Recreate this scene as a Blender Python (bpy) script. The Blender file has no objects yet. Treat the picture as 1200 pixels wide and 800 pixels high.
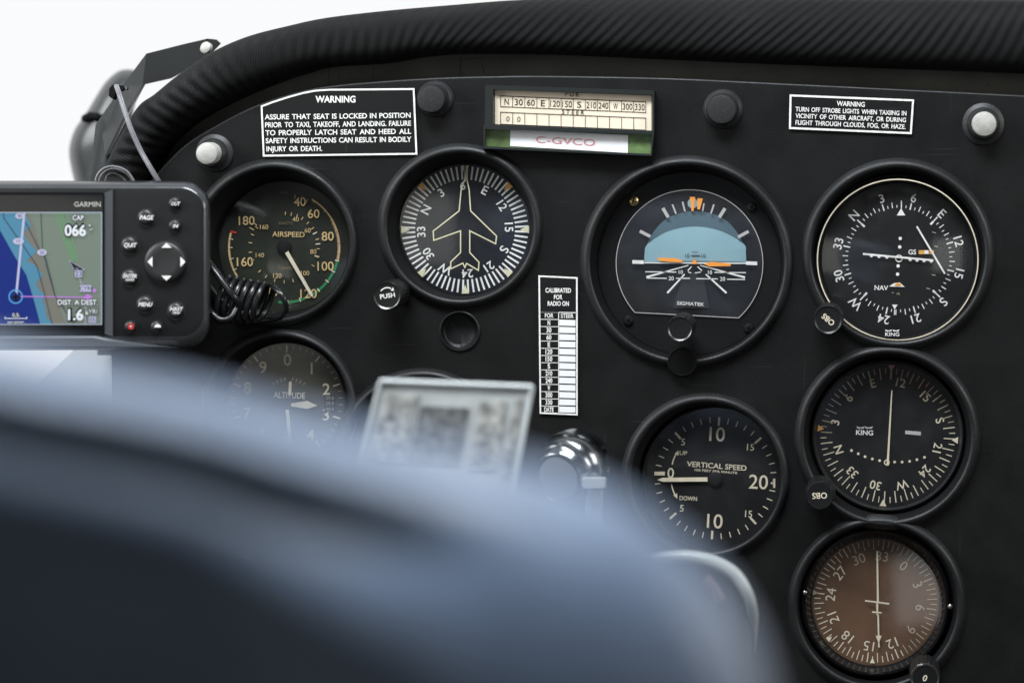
import bpy, bmesh, math, random
from mathutils import Vector, Matrix
random.seed(7)
SC = bpy.context.scene
COL = SC.collection
PI = math.pi
S = 0.0005                      # metres per photograph pixel on the panel plane (y = 0)
FX, FY = 1050.0, 130.0          # foot of the camera's axis on the panel
CX, CZ = (FX-600)*S, (400-FY)*S
CAM_Y = -1.0

def at(px, py, y=0.0):
    k = (1.0+y)*S
    return Vector((CX+(px-FX)*k, y, CZ-(py-FY)*k))

def lin(c):
    return tuple((v/255/12.92 if v/255 <= .04045 else ((v/255+.055)/1.055)**2.4) for v in c)

# ---------------------------------------------------------------- materials
def mat(name, col, rough=.5, metal=0.0, bump=None, mottle=0.0, mscale=60, spec=.5, emit=0.0, coat=0.0, dust=0.0, sheen=0.0, rvar=0.0, scuff=0.0):
    m = bpy.data.materials.new(name); m.use_nodes = True
    nt = m.node_tree; N = nt.nodes; L = nt.links
    b = N['Principled BSDF']
    b.inputs['Base Color'].default_value = (*col, 1)
    b.inputs['Roughness'].default_value = rough
    b.inputs['Metallic'].default_value = metal
    b.inputs['Specular IOR Level'].default_value = spec
    b.inputs['Coat Weight'].default_value = coat
    b.inputs['Sheen Weight'].default_value = sheen
    tc = N.new('ShaderNodeTexCoord')
    colsock = None
    if mottle > 0:
        n = N.new('ShaderNodeTexNoise'); n.inputs['Scale'].default_value = mscale; n.inputs['Detail'].default_value = 6
        L.new(tc.outputs['Object'], n.inputs['Vector'])
        r = N.new('ShaderNodeValToRGB')
        r.color_ramp.elements[0].position = .3; r.color_ramp.elements[1].position = .7
        r.color_ramp.elements[0].color = (*[max(0, c*(1-mottle)) for c in col], 1)
        r.color_ramp.elements[1].color = (*[min(1, c*(1+mottle)) for c in col], 1)
        L.new(n.outputs['Fac'], r.inputs['Fac']); colsock = r.outputs['Color']
    if dust > 0:
        n = N.new('ShaderNodeTexNoise'); n.inputs['Scale'].default_value = 900; n.inputs['Detail'].default_value = 3
        L.new(tc.outputs['Object'], n.inputs['Vector'])
        n2 = N.new('ShaderNodeTexNoise'); n2.inputs['Scale'].default_value = 25; n2.inputs['Detail'].default_value = 4
        L.new(tc.outputs['Object'], n2.inputs['Vector'])
        r = N.new('ShaderNodeValToRGB'); r.color_ramp.elements[0].position = .60; r.color_ramp.elements[1].position = .78
        L.new(n.outputs['Fac'], r.inputs['Fac'])
        r2 = N.new('ShaderNodeValToRGB'); r2.color_ramp.elements[0].position = .42; r2.color_ramp.elements[1].position = .75
        L.new(n2.outputs['Fac'], r2.inputs['Fac'])
        mu = N.new('ShaderNodeMath'); mu.operation = 'MULTIPLY'
        L.new(r.outputs['Color'], mu.inputs[0]); L.new(r2.outputs['Color'], mu.inputs[1])
        mu2 = N.new('ShaderNodeMath'); mu2.operation = 'MULTIPLY'; mu2.inputs[1].default_value = dust
        L.new(mu.outputs[0], mu2.inputs[0])
        mx = N.new('ShaderNodeMix'); mx.data_type = 'RGBA'
        L.new(mu2.outputs[0], mx.inputs['Factor'])
        if colsock: L.new(colsock, mx.inputs['A'])
        else: mx.inputs['A'].default_value = (*col, 1)
        mx.inputs['B'].default_value = (.30, .29, .27, 1)
        colsock = mx.outputs['Result']
    if scuff > 0:
        prevf = None
        for sc_, rz in (((14, 1, 420), .5), ((380, 1, 11), -.25), ((20, 1, 500), 1.1)):
            mp = N.new('ShaderNodeMapping'); mp.inputs['Scale'].default_value = sc_; mp.inputs['Rotation'].default_value = (0, rz, 0)
            L.new(tc.outputs['Object'], mp.inputs['Vector'])
            n = N.new('ShaderNodeTexNoise'); n.inputs['Scale'].default_value = 1; n.inputs['Detail'].default_value = 2
            L.new(mp.outputs[0], n.inputs['Vector'])
            r = N.new('ShaderNodeMapRange'); r.inputs['From Min'].default_value = .70; r.inputs['From Max'].default_value = .80; r.inputs['To Max'].default_value = scuff
            L.new(n.outputs['Fac'], r.inputs['Value'])
            if prevf is None: prevf = r.outputs[0]
            else:
                a_ = N.new('ShaderNodeMath'); a_.operation = 'MAXIMUM'; L.new(prevf, a_.inputs[0]); L.new(r.outputs[0], a_.inputs[1]); prevf = a_.outputs[0]
        mx = N.new('ShaderNodeMix'); mx.data_type = 'RGBA'; L.new(prevf, mx.inputs['Factor'])
        if colsock: L.new(colsock, mx.inputs['A'])
        else: mx.inputs['A'].default_value = (*col, 1)
        mx.inputs['B'].default_value = (.22, .215, .20, 1); colsock = mx.outputs['Result']
    if colsock: L.new(colsock, b.inputs['Base Color'])
    if rvar > 0:
        n = N.new('ShaderNodeTexNoise'); n.inputs['Scale'].default_value = 35; n.inputs['Detail'].default_value = 5
        L.new(tc.outputs['Object'], n.inputs['Vector'])
        mr = N.new('ShaderNodeMapRange'); mr.inputs['To Min'].default_value = max(.02, rough-rvar); mr.inputs['To Max'].default_value = min(1, rough+rvar)
        mr.inputs['From Min'].default_value = .3; mr.inputs['From Max'].default_value = .7
        L.new(n.outputs['Fac'], mr.inputs['Value']); L.new(mr.outputs['Result'], b.inputs['Roughness'])
    if bump:
        n = N.new('ShaderNodeTexNoise'); n.inputs['Scale'].default_value = bump[0]; n.inputs['Detail'].default_value = 4
        L.new(tc.outputs['Object'], n.inputs['Vector'])
        bp = N.new('ShaderNodeBump'); bp.inputs['Strength'].default_value = bump[1]; bp.inputs['Distance'].default_value = .0006
        L.new(n.outputs['Fac'], bp.inputs['Height']); L.new(bp.outputs['Normal'], b.inputs['Normal'])
    if emit > 0:
        b.inputs['Emission Color'].default_value = (*col, 1); b.inputs['Emission Strength'].default_value = emit
    return m

def glass_mat(name, rough=.02, gain=1.6, tint=(1, 1, 1)):
    m = bpy.data.materials.new(name); m.use_nodes = True
    nt = m.node_tree; N = nt.nodes; L = nt.links
    N.remove(N['Principled BSDF'])
    out = N['Material Output']
    t = N.new('ShaderNodeBsdfTransparent'); t.inputs['Color'].default_value = (*tint, 1)
    g = N.new('ShaderNodeBsdfGlossy'); g.inputs['Roughness'].default_value = rough; g.distribution = 'GGX'
    f = N.new('ShaderNodeFresnel'); f.inputs['IOR'].default_value = 1.5
    mu = N.new('ShaderNodeMath'); mu.operation = 'MULTIPLY'; mu.inputs[1].default_value = gain; mu.use_clamp = True
    L.new(f.outputs[0], mu.inputs[0])
    ge = N.new('ShaderNodeNewGeometry'); io = N.new('ShaderNodeMapRange')      # same Fresnel curve from both sides of the thin pane
    io.inputs['To Min'].default_value = 1.5; io.inputs['To Max'].default_value = 1/1.5
    L.new(ge.outputs['Backfacing'], io.inputs['Value']); L.new(io.outputs[0], f.inputs['IOR'])
    # faint dust and grease film on the pane
    tc = N.new('ShaderNodeTexCoord')
    n = N.new('ShaderNodeTexNoise'); n.inputs['Scale'].default_value = 70; n.inputs['Detail'].default_value = 8
    L.new(tc.outputs['Object'], n.inputs['Vector'])
    mr = N.new('ShaderNodeMapRange'); mr.inputs['From Min'].default_value = .45; mr.inputs['From Max'].default_value = .8; mr.inputs['To Max'].default_value = .020
    L.new(n.outputs['Fac'], mr.inputs['Value'])
    d = N.new('ShaderNodeBsdfDiffuse'); d.inputs['Color'].default_value = (.5, .5, .47, 1)
    m1 = N.new('ShaderNodeMixShader'); m2 = N.new('ShaderNodeMixShader')
    L.new(mu.outputs[0], m1.inputs[0]); L.new(t.outputs[0], m1.inputs[1]); L.new(g.outputs[0], m1.inputs[2])
    L.new(mr.outputs[0], m2.inputs[0]); L.new(m1.outputs[0], m2.inputs[1]); L.new(d.outputs[0], m2.inputs[2])
    L.new(m2.outputs[0], out.inputs['Surface'])
    return m

M = {}
M['panel'] = mat('black_textured_plastic', (.0068, .0068, .0066), .56, bump=(1500, .35), mottle=.3, mscale=40, dust=.12, spec=.2, rvar=.10, scuff=.09)
M['rimwall'] = mat('matt_rim_wall', (.0065, .0065, .007), .7, spec=.12, dust=.06)
M['rim'] = mat('black_moulded_rim', (.0105, .011, .0115), .47, bump=(1300, .3), mottle=.25, mscale=50, dust=.22, spec=.45, rvar=.10, scuff=.10)
M['hole'] = mat('matt_black_recess', (.006, .006, .006), .8, spec=.1)
M['case'] = mat('black_case', (.008, .008, .0085), .5, spec=.25, dust=.05)
M['dial'] = mat('dial_black', (.009, .009, .010), .6, spec=.3, dust=.04)
M['dialgreen'] = mat('dial_green_black', (.017, .020, .013), .6, spec=.3, mottle=.4, mscale=30)
M['dialnavy'] = mat('dial_blue_black', (.010, .012, .018), .6, spec=.3)
M['dialolive'] = mat('dial_olive_haze', (.058, .056, .042), .6, spec=.3, mottle=.2, mscale=80)  # olive grey paints the glass haze over the altimeter dial
M['dialbrown'] = mat('dial_brown', (.120, .064, .036), .6, spec=.35, mottle=.18, mscale=50)
M['white'] = mat('white_paint', (.80, .79, .75), .55, spec=.3, mottle=.14, mscale=260)
M['whitetick'] = mat('white_tick_paint', (.84, .83, .79), .55, spec=.3, mottle=.08, mscale=120)
M['cream'] = mat('cream_paint', (.74, .66, .50), .55, spec=.3, mottle=.1, mscale=120)
M['creamdim'] = mat('dim_cream_paint', (.42, .36, .26), .55, spec=.3, mottle=.15, mscale=120)  # dimmer copy of the cream, partly chosen by tick position
M['pinkdim'] = mat('dim_pink_paint', (.40, .24, .18), .55, spec=.3, mottle=.15, mscale=120)
M['gold'] = mat('aged_yellow_paint', (.60, .43, .20), .55, spec=.3, mottle=.18, mscale=120)
M['golddim'] = mat('faded_yellow_paint', (.17, .125, .06), .6, spec=.3, mottle=.2, mscale=120)
M['yellowline'] = mat('pale_yellow_line', (.76, .71, .47), .5, spec=.3)
M['orange'] = mat('orange_paint', (.92, .34, .05), .5, spec=.3)
M['amber'] = mat('amber_paint', (.72, .38, .09), .5, spec=.3, mottle=.1)
M['green'] = mat('green_arc_paint', (.035, .22, .09), .55, spec=.3, mottle=.1)
M['red'] = mat('red_paint', (.5, .05, .035), .5, spec=.3)
M['sky1'] = mat('pale_blue_enamel', (.24, .385, .435), .5, spec=.3, mottle=.05)
M['sky2'] = mat('grey_blue_enamel', (.085, .135, .165), .5, spec=.3, mottle=.05)
M['greytick'] = mat('warm_grey_tick', (.50, .47, .45), .55, spec=.3)
M['greydark'] = mat('charcoal_paint', (.028, .028, .029), .6, spec=.3)
M['glass'] = glass_mat('instrument_glass', rough=.11)
M['glasshazy'] = glass_mat('hazy_instrument_glass', rough=.16, gain=.85)
M['knob'] = mat('black_knob_plastic', (.008, .008, .008), .42, spec=.4, dust=.14)
M['steel'] = mat('satin_steel', (.33, .33, .32), .32, metal=1.0, bump=(900, .1), rvar=.1)
M['dimsteel'] = mat('dim_steel', (.13, .13, .125), .35, metal=1.0, rvar=.1)
M['brass'] = mat('brass', (.70, .52, .24), .3, metal=1.0)
M['screwblack'] = mat('black_screw', (.03, .03, .03), .35, metal=.6)
M['ivory'] = mat('ivory_cap', (.44, .43, .39), .45, spec=.5, bump=(500, .35), mottle=.14, mscale=150)
M['rubber'] = mat('black_rubber', (.017, .0175, .018), .48, bump=(900, .3), spec=.5, dust=.12)
M['placard'] = mat('placard_black', (.009, .009, .009), .42, spec=.3, dust=.10, scuff=.1)
M['paper'] = mat('aged_paper', (.80, .69, .53), .8, spec=.2, mottle=.08, mscale=45)
M['label'] = mat('white_label', (.84, .84, .84), .5, spec=.3, mottle=.03)
M['ink'] = mat('black_ink', (.03, .027, .025), .7, spec=.2)
M['inkgrey'] = mat('pencil_grey', (.16, .14, .12), .7, spec=.2)
M['redink'] = mat('faded_red_ink', (.62, .22, .24), .6, spec=.2)
M['greenacrylic'] = mat('mottled_green_plastic', (.13, .20, .075), .3, spec=.5, mottle=.5, mscale=110)
M['frame'] = mat('dark_green_black_frame', (.016, .019, .018), .32, spec=.6, dust=.15)
M['gps'] = mat('gps_charcoal_plastic', (.0095, .0097, .0102), .45, spec=.32, bump=(1600, .18), dust=.06)
M['gpsedge'] = mat('gps_edge_highlight', (.045, .047, .05), .26, spec=.7, rvar=.05)  # lighter copy of the housing plastic, paints the highlight along the bevel
M['gpsglossy'] = mat('gps_gloss_black', (.008, .008, .009), .12, spec=.5)
M['gpstrim'] = mat('gps_grey_trim', (.055, .06, .068), .34, spec=.6, bump=(1400, .1))
M['button'] = mat('rubber_button', (.022, .022, .022), .4, spec=.5)
M['logo'] = mat('pale_grey_print', (.42, .42, .37), .5)
M['cord'] = mat('black_cord', (.010, .010, .011), .26, spec=.6)
M['greycable'] = mat('grey_cable', (.17, .165, .175), .36, spec=.5, mottle=.1)
M['bracket'] = mat('painted_bracket', (.014, .0155, .0155), .36, spec=.5, mottle=.25, mscale=30, dust=.2)
M['post'] = mat('dark_post_plastic', (.035, .038, .038), .34, spec=.6)
M['coaming'] = mat('coaming_vinyl', (.085, .083, .070), .62, spec=.35, bump=(500, .5), mottle=.3, mscale=22, dust=.25)
M['chrome'] = mat('chrome', (.22, .23, .235), .2, metal=1.0, bump=(120, .3))
M['milky'] = mat('milky_plastic', (.70, .74, .76), .28, spec=.5)
M['lever'] = mat('pale_lever_plastic', (.36, .38, .39), .35, spec=.5)
M['lens'] = mat('grey_lens_plastic', (.16, .17, .18), .3, spec=.5)
M['clearpl'] = mat('clear_plastic_rim', (.60, .64, .64), .2, spec=.6, mottle=.06, mscale=30)
M['sheet'] = mat('grey_sheet', (.50, .52, .51), .3, spec=.5, mottle=.2, mscale=40)
M['sheetdark'] = mat('dark_sheet', (.15, .155, .155), .4, spec=.5, mottle=.7, mscale=220)
M['sheetbeige'] = mat('beige_sheet', (.34, .34, .32), .4, spec=.5, mottle=.75, mscale=160)
M['yoke'] = mat('pale_yoke_highlight', (.36, .385, .38), .25, spec=.6, mottle=.05)
M['yokedark'] = mat('dark_yoke_plastic', (.012, .012, .013), .5, spec=.3)
M['yokepink'] = mat('dull_pink_highlight', (.10, .065, .075), .4)
M['seat'] = mat('navy_vinyl', (.100, .136, .200), .42, spec=.6, bump=(260, .3), mottle=.2, mscale=30)
M['doorframe'] = mat('pale_grey_paint', (.50, .52, .53), .4, mottle=.04, mscale=10)

def pad_mat():
    m = mat('ribbed_black_vinyl', (.0050, .0050, .0050), .62, spec=.16, dust=.12, rvar=.06)
    nt = m.node_tree; N = nt.nodes; L = nt.links; b = N['Principled BSDF']
    uv = N.new('ShaderNodeUVMap')
    w = N.new('ShaderNodeTexWave'); w.wave_type = 'BANDS'; w.bands_direction = 'X'; w.inputs['Scale'].default_value = 1.0
    w.inputs['Distortion'].default_value = 1.2; w.inputs['Detail'].default_value = 2; w.inputs['Detail Scale'].default_value = .35
    mp = N.new('ShaderNodeMapping'); mp.inputs['Scale'].default_value = (4.4, .0, 1)
    L.new(uv.outputs[0], mp.inputs['Vector']); L.new(mp.outputs[0], w.inputs['Vector'])
    w2 = N.new('ShaderNodeTexWave'); w2.bands_direction = 'DIAGONAL'; w2.inputs['Scale'].default_value = 1.0
    mp2 = N.new('ShaderNodeMapping'); mp2.inputs['Scale'].default_value = (40, 26, 1)
    L.new(uv.outputs[0], mp2.inputs['Vector']); L.new(mp2.outputs[0], w2.inputs['Vector'])
    ad = N.new('ShaderNodeMath'); ad.operation = 'MULTIPLY_ADD'; ad.inputs[1].default_value = .25
    L.new(w2.outputs['Fac'], ad.inputs[0]); L.new(w.outputs['Fac'], ad.inputs[2])
    bp = N.new('ShaderNodeBump'); bp.inputs['Strength'].default_value = .6; bp.inputs['Distance'].default_value = .0012
    L.new(ad.outputs[0], bp.inputs['Height']); L.new(bp.outputs['Normal'], b.inputs['Normal'])
    return m
M['pad'] = pad_mat()

# ---------------------------------------------------------------- text
_tc = {}
def glyphs(s, bold):
    key = (s, round(bold, 4))
    if key in _tc: return _tc[key]
    cu = bpy.data.curves.new('tmp_text', 'FONT'); cu.body = s; cu.size = 1; cu.offset = bold; cu.resolution_u = 4
    cu.fill_mode = 'FRONT' if hasattr(cu, 'fill_mode') else cu.fill_mode
    o = bpy.data.objects.new('tmp_text', cu); COL.objects.link(o)
    dg = bpy.context.evaluated_depsgraph_get(); dg.update()
    me = bpy.data.meshes.new_from_object(o.evaluated_get(dg))
    vs = [(v.co.x, v.co.y) for v in me.vertices]; fs = [tuple(p.vertices) for p in me.polygons]
    bpy.data.objects.remove(o); bpy.data.curves.remove(cu); bpy.data.meshes.remove(me)
    _tc[key] = (vs, fs); return _tc[key]
_hv = [v[1] for v in glyphs('H', 0)[0]]
CAP = max(_hv)-min(_hv)

# ---------------------------------------------------------------- mesh builder
def cat_rom(pts, n):
    P = [pts[0]]+list(pts)+[pts[-1]]; out = []
    m = len(pts)-1
    for i in range(n+1):
        t = i/n*m; k = min(int(t), m-1); u = t-k
        p0, p1, p2, p3 = P[k], P[k+1], P[k+2], P[k+3]
        out.append(tuple(.5*((2*b)+(-a+c)*u+(2*a-5*b+4*c-d)*u*u+(-a+3*b-3*c+d)*u**3) for a, b, c, d in zip(p0, p1, p2, p3)))
    return out

def rrect(x0, y0, x1, y1, r, n=8):
    pts = []
    for cx, cy, a0 in ((x1-r, y0+r, -90), (x1-r, y1-r, 0), (x0+r, y1-r, 90), (x0+r, y0+r, 180)):
        for i in range(n+1):
            a = math.radians(a0+90*i/n); pts.append((cx+r*math.cos(a), cy+r*math.sin(a)))
    return pts

def pol(cx, cy, r, deg):
    a = math.radians(deg); return (cx+r*math.sin(a), cy-r*math.cos(a))

class MB:
    def __init__(s): s.v = []; s.f = []; s.mi = []; s.mats = []; s.uv = {}
    def m(s, k):
        if k not in s.mats: s.mats.append(k)
        return s.mats.index(k)
    def face(s, idx, k): s.f.append(tuple(idx)); s.mi.append(s.m(k))
    def add(s, pts):
        b = len(s.v); s.v += [Vector(p) for p in pts]; return b
    def poly(s, pts, y, k, t=0.0):
        """flat polygon in photo pixels at depth y; t > 0 gives it thickness away from the viewer"""
        n = len(pts); b = s.add([at(x, z, y) for x, z in pts]); s.face(range(b, b+n), k)
        if t:
            c = s.add([at(x, z, y)+Vector((0, t, 0)) for x, z in pts]); s.face(range(c+n-1, c-1, -1), k)
            for i in range(n):
                j = (i+1) % n; s.face((b+i, c+i, c+j, b+j), k)
    def rect(s, x0, y0, x1, y1, y, k, t=0): s.poly([(x0, y0), (x1, y0), (x1, y1), (x0, y1)], y, k, t)
    def line(s, p, q, w, y, k, w2=None):
        w2 = w if w2 is None else w2
        dx, dy = q[0]-p[0], q[1]-p[1]; l = math.hypot(dx, dy) or 1; nx, ny = -dy/l/2, dx/l/2
        s.poly([(p[0]+nx*w, p[1]+ny*w), (q[0]+nx*w2, q[1]+ny*w2), (q[0]-nx*w2, q[1]-ny*w2), (p[0]-nx*w, p[1]-ny*w)], y, k)
    def path(s, pts, w, y, k, closed=False):
        n = len(pts); L_, R_ = [], []
        for i, p in enumerate(pts):
            a = pts[(i-1) % n] if closed or i else p; c = pts[(i+1) % n] if closed or i < n-1 else p
            d1 = Vector((p[0]-a[0], p[1]-a[1])); d2 = Vector((c[0]-p[0], c[1]-p[1]))
            if d1.length < 1e-9: d1 = d2
            if d2.length < 1e-9: d2 = d1
            d1.normalize(); d2.normalize(); t = d1+d2
            if t.length < .2: t = d1.copy()
            t.normalize(); nn = Vector((-t.y, t.x)); sc = min(1/max(.35, abs(nn.dot(Vector((-d1.y, d1.x))))), 2.2)*w/2
            L_.append((p[0]+nn.x*sc, p[1]+nn.y*sc)); R_.append((p[0]-nn.x*sc, p[1]-nn.y*sc))
        b = s.add([at(x, z, y) for x, z in L_]); c = s.add([at(x, z, y) for x, z in R_])
        for i in range(n if closed else n-1):
            j = (i+1) % n; s.face((b+i, b+j, c+j, c+i), k)
    def disc(s, cx, cy, r, y, k, n=48): s.poly([pol(cx, cy, r, 360*i/n) for i in range(n)], y, k)
    def ring(s, cx, cy, r0, r1, y, k, a0=0, a1=360, n=None):
        n = n or max(8, int(abs(a1-a0)/3)); full = abs(a1-a0) >= 359.9
        b = s.add([at(*pol(cx, cy, r0, a0+(a1-a0)*i/n), y) for i in range(n+1)])
        c = s.add([at(*pol(cx, cy, r1, a0+(a1-a0)*i/n), y) for i in range(n+1)])
        for i in range(n): s.face((b+i, b+i+1, c+i+1, c+i), k)
    def ticks(s, cx, cy, angs, r0, r1, w, y, k):
        for a in angs: s.line(pol(cx, cy, r0, a), pol(cx, cy, r1, a), w, y, k)
    def text(s, t, cx, cy, cap, y, k, rot=0, width=None, bold=0.0, slant=0.0):
        vs, fs = glyphs(t, bold)
        if not vs: return
        x0 = min(v[0] for v in vs); x1 = max(v[0] for v in vs)
        sy = cap/CAP; sx = sy if width is None else width/max(1e-6, x1-x0)
        c, sn = math.cos(math.radians(rot)), math.sin(math.radians(rot)); P = []
        for gx, gy in vs:
            u = (gx-(x0+x1)/2)*sx; w = -(gy-CAP/2)*sy
            u -= slant*w
            P.append(at(cx+u*c-w*sn, cy+u*sn+w*c, y))
        b = s.add(P)
        for f in fs: s.face([b+i for i in f], k)
    def arctext(s, t, cx, cy, r, a0, step, cap, y, k, bold=0.0):
        n = len(t)
        for i, ch in enumerate(t):
            if ch == ' ': continue
            a = a0+(i-(n-1)/2)*step; s.text(ch, *pol(cx, cy, r, a), cap, y, k, rot=a, bold=bold)
    def loft(s, rings, k, n=96, cap0=False, cap1=False):
        """rings: (cx, cy, r, y) in photo pixels and depth"""
        bs = [s.add([at(*pol(cx, cy, r, 360*i/n), y) for i in range(n)]) for cx, cy, r, y in rings]
        for b, c in zip(bs, bs[1:]):
            for i in range(n):
                j = (i+1) % n; s.face((b+i, b+j, c+j, c+i), k)
        if cap0: s.face(range(bs[0], bs[0]+n), k)
        if cap1: s.face(range(bs[-1], bs[-1]+n), k)
    def outline_loft(s, outs, k, cap0=False, cap1=False):
        """outs: (list of pixel points, y)"""
        n = len(outs[0][0]); bs = [s.add([at(x, z, y) for x, z in o]) for o, y in outs]
        for b, c in zip(bs, bs[1:]):
            for i in range(n):
                j = (i+1) % n; s.face((b+i, b+j, c+j, c+i), k)
        if cap0: s.face(range(bs[0], bs[0]+n), k)
        if cap1: s.face(range(bs[-1], bs[-1]+n), k)
    def lathe3(s, o, axis, prof, k, n=40, knurl=0, kd=0.0, caps=True):
        """surface of revolution: origin o, axis direction, prof = (r, h) in metres"""
        ax = Vector(axis).normalized(); up = Vector((0, 0, 1)); u = ax.cross(up).normalized(); w = u.cross(ax)
        bs = []
        for r, h, kn in [(p+(0,))[:3] for p in prof]:
            P = []
            for i in range(n):
                a = 2*PI*i/n; rr = r*(1+(kd*(1 if i % 2 else -1) if kn else 0))
                P.append(o+ax*h+u*rr*math.cos(a)+w*rr*math.sin(a))
            bs.append(s.add(P))
        for b, c in zip(bs, bs[1:]):
            for i in range(n):
                j = (i+1) % n; s.face((b+i, b+j, c+j, c+i), k)
        if caps: s.face(range(bs[0], bs[0]+n), k); s.face(range(bs[-1], bs[-1]+n), k)
    def tube(s, pts, r, k, n=12, caps=True):
        P = [Vector(p) for p in pts]; bs = []; up = None
        for i, p in enumerate(P):
            t = (P[min(i+1, len(P)-1)]-P[max(i-1, 0)]).normalized()
            if up is None:
                up = t.orthogonal().normalized()
            up = (up-t*up.dot(t)).normalized(); w = t.cross(up)
            rr = r(i/(len(P)-1)) if callable(r) else r
            bs.append(s.add([p+(up*math.cos(2*PI*j/n)+w*math.sin(2*PI*j/n))*rr for j in range(n)]))
        for b, c in zip(bs, bs[1:]):
            for i in range(n):
                j = (i+1) % n; s.face((b+i, b+j, c+j, c+i), k)
        if caps: s.face(range(bs[0], bs[0]+n), k); s.face(range(bs[-1], bs[-1]+n), k)
    def build(s, name, parent=None, flat=False, smooth=True, sharp=38, origin=None):
        o3 = Vector(origin) if origin is not None else (world_of(parent) if parent else Vector((0, 0, 0)))
        me = bpy.data.meshes.new(name)
        me.from_pydata([v-o3 for v in s.v], [], s.f)
        for k in s.mats: me.materials.append(M[k])
        for p, i in zip(me.polygons, s.mi): p.material_index = i
        bm = bmesh.new(); bm.from_mesh(me)
        if flat:
            bm.normal_update()
            fl = [f for f in bm.faces if f.normal.y > 0]
            bmesh.ops.reverse_faces(bm, faces=fl)
        else:
            bmesh.ops.recalc_face_normals(bm, faces=bm.faces)
        bm.to_mesh(me); bm.free()
        if smooth and not flat:
            for p in me.polygons: p.use_smooth = True
            me.set_sharp_from_angle(angle=math.radians(sharp))
        ob = bpy.data.objects.new(name, me); COL.objects.link(ob)
        if parent is not None:
            ob.parent = parent; ob.location = (0, 0, 0)
            WORLD[ob] = o3
        else:
            ob.location = o3; WORLD[ob] = o3
        return ob

WORLD = {}
def world_of(o): return WORLD[o]
def thing(name, label, cat, loc, group=None):
    o = bpy.data.objects.new(name, None); COL.objects.link(o); o.empty_display_size = .02
    o.location = loc; WORLD[o] = Vector(loc); o['label'] = label; o['category'] = cat
    if group: o['group'] = group
    return o
def tag(o, label, cat, group=None):
    o['label'] = label; o['category'] = cat
    if group: o['group'] = group
    return o

# ================================================================ instrument panel
EDGE = cat_rom([(150, 262), (165, 232), (184, 207), (217, 173), (253, 150), (300, 126), (353, 109), (400, 101.5), (460, 96.5), (520, 93), (580, 91.5), (640, 91), (780, 93.5), (920, 100), (1083, 108), (1320, 120)], 90)
RIMS = {  # rim centre, rim radius, dial centre, dial radius, dial depth
 'airspeed': (321, 285, 99, 333, 289, 76, .010),
 'heading': (539, 265, 97, 545, 269, 76, .010),
 'horizon': (805, 307, 125, 808, 309, 107, .006),
 'course': (1052.5, 298, 113, 1052, 304, 99, .006),
 'altimeter': (327.5, 476, 92, 336, 470, 67.5, .009),
 'turn': (494, 532, 101, 499, 533, 70, .014),
 'vario': (827, 559, 99, 838, 561, 86, .010),
 'bearing': (1040, 512, 109, 1040.5, 510, 89, .010),
 'radio': (1028, 708, 105, 1026, 705, 88, .008),
}
pan = thing('instrument_panel', 'black plastic aircraft instrument panel with moulded round rims', 'instrument panel', at(700, 500, 0))
def holed_plate():
    outer = [(131, 900), (131, 420), (118, 340), (130, 290)]+EDGE+[(1320, 900)]
    loops = [outer]
    for k in RIMS:
        cx, cy, R = RIMS[k][:3]; loops.append([pol(cx, cy, R-10, 360*i/72) for i in range(72)])
    loops.append([pol(538.5, 388, 21, 360*i/48) for i in range(48)])
    bm = bmesh.new(); o3 = WORLD[pan]
    for lp in loops:
        vs = [bm.verts.new(at(x, z, 0)-o3) for x, z in lp]
        for i in range(len(vs)): bm.edges.new((vs[i], vs[(i+1) % len(vs)]))
    bmesh.ops.triangle_fill(bm, use_beauty=True, use_dissolve=False, edges=bm.edges[:], normal=(0, -1, 0))
    bm.normal_update()
    bmesh.ops.reverse_faces(bm, faces=[f for f in bm.faces if f.normal.y > 0])
    bd = [e for e in bm.edges if len(e.link_faces) == 1]
    r = bmesh.ops.extrude_edge_only(bm, edges=bd)
    for v in r['geom']:
        if isinstance(v, bmesh.types.BMVert): v.co.y += .004
    me = bpy.data.meshes.new('faceplate'); bm.to_mesh(me); bm.free(); me.materials.append(M['panel'])
    ob = bpy.data.objects.new('faceplate', me); COL.objects.link(ob); ob.parent = pan; WORLD[ob] = o3
    return ob
holed_plate()
b = MB(); b.tube([at(x, z, .0012) for x, z in EDGE], .0011, 'rim', n=10); b.build('edge_bead', pan)
for k, (cx, cy, R, dx, dy, dr, dep) in RIMS.items():
    b = MB()
    def mixc(t): return (cx+(dx-cx)*t, cy+(dy-cy)*t)
    crest = 10 if R < 120 else 12
    prof = [(*mixc(0), R+1, .0012), (*mixc(0), R-.5, -.0008), (*mixc(0), R-2.5, -.0028), (*mixc(0), R-5, -.0043), (*mixc(0), R-7.5, -.0049), (*mixc(.03), R-9.5, -.0046), (*mixc(.06), R-11, -.0036)]
    pro2 = [(*mixc(.06), R-11, -.0036), (*mixc(.12), R-12.5, -.0018), (*mixc(.3), R-14.5, .0008)]
    if dr < R-15: pro2 += [(*mixc(.7), (R-14.5+dr+2)/2, dep*.55)]
    pro2 += [(*mixc(1), dr+1.0, dep-.0005), (*mixc(1), dr+.8, dep+.004)]
    b.loft(prof, 'rim'); b.loft(pro2, 'rimwall'); b.build('instrument_rim', pan, sharp=60)
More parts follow.
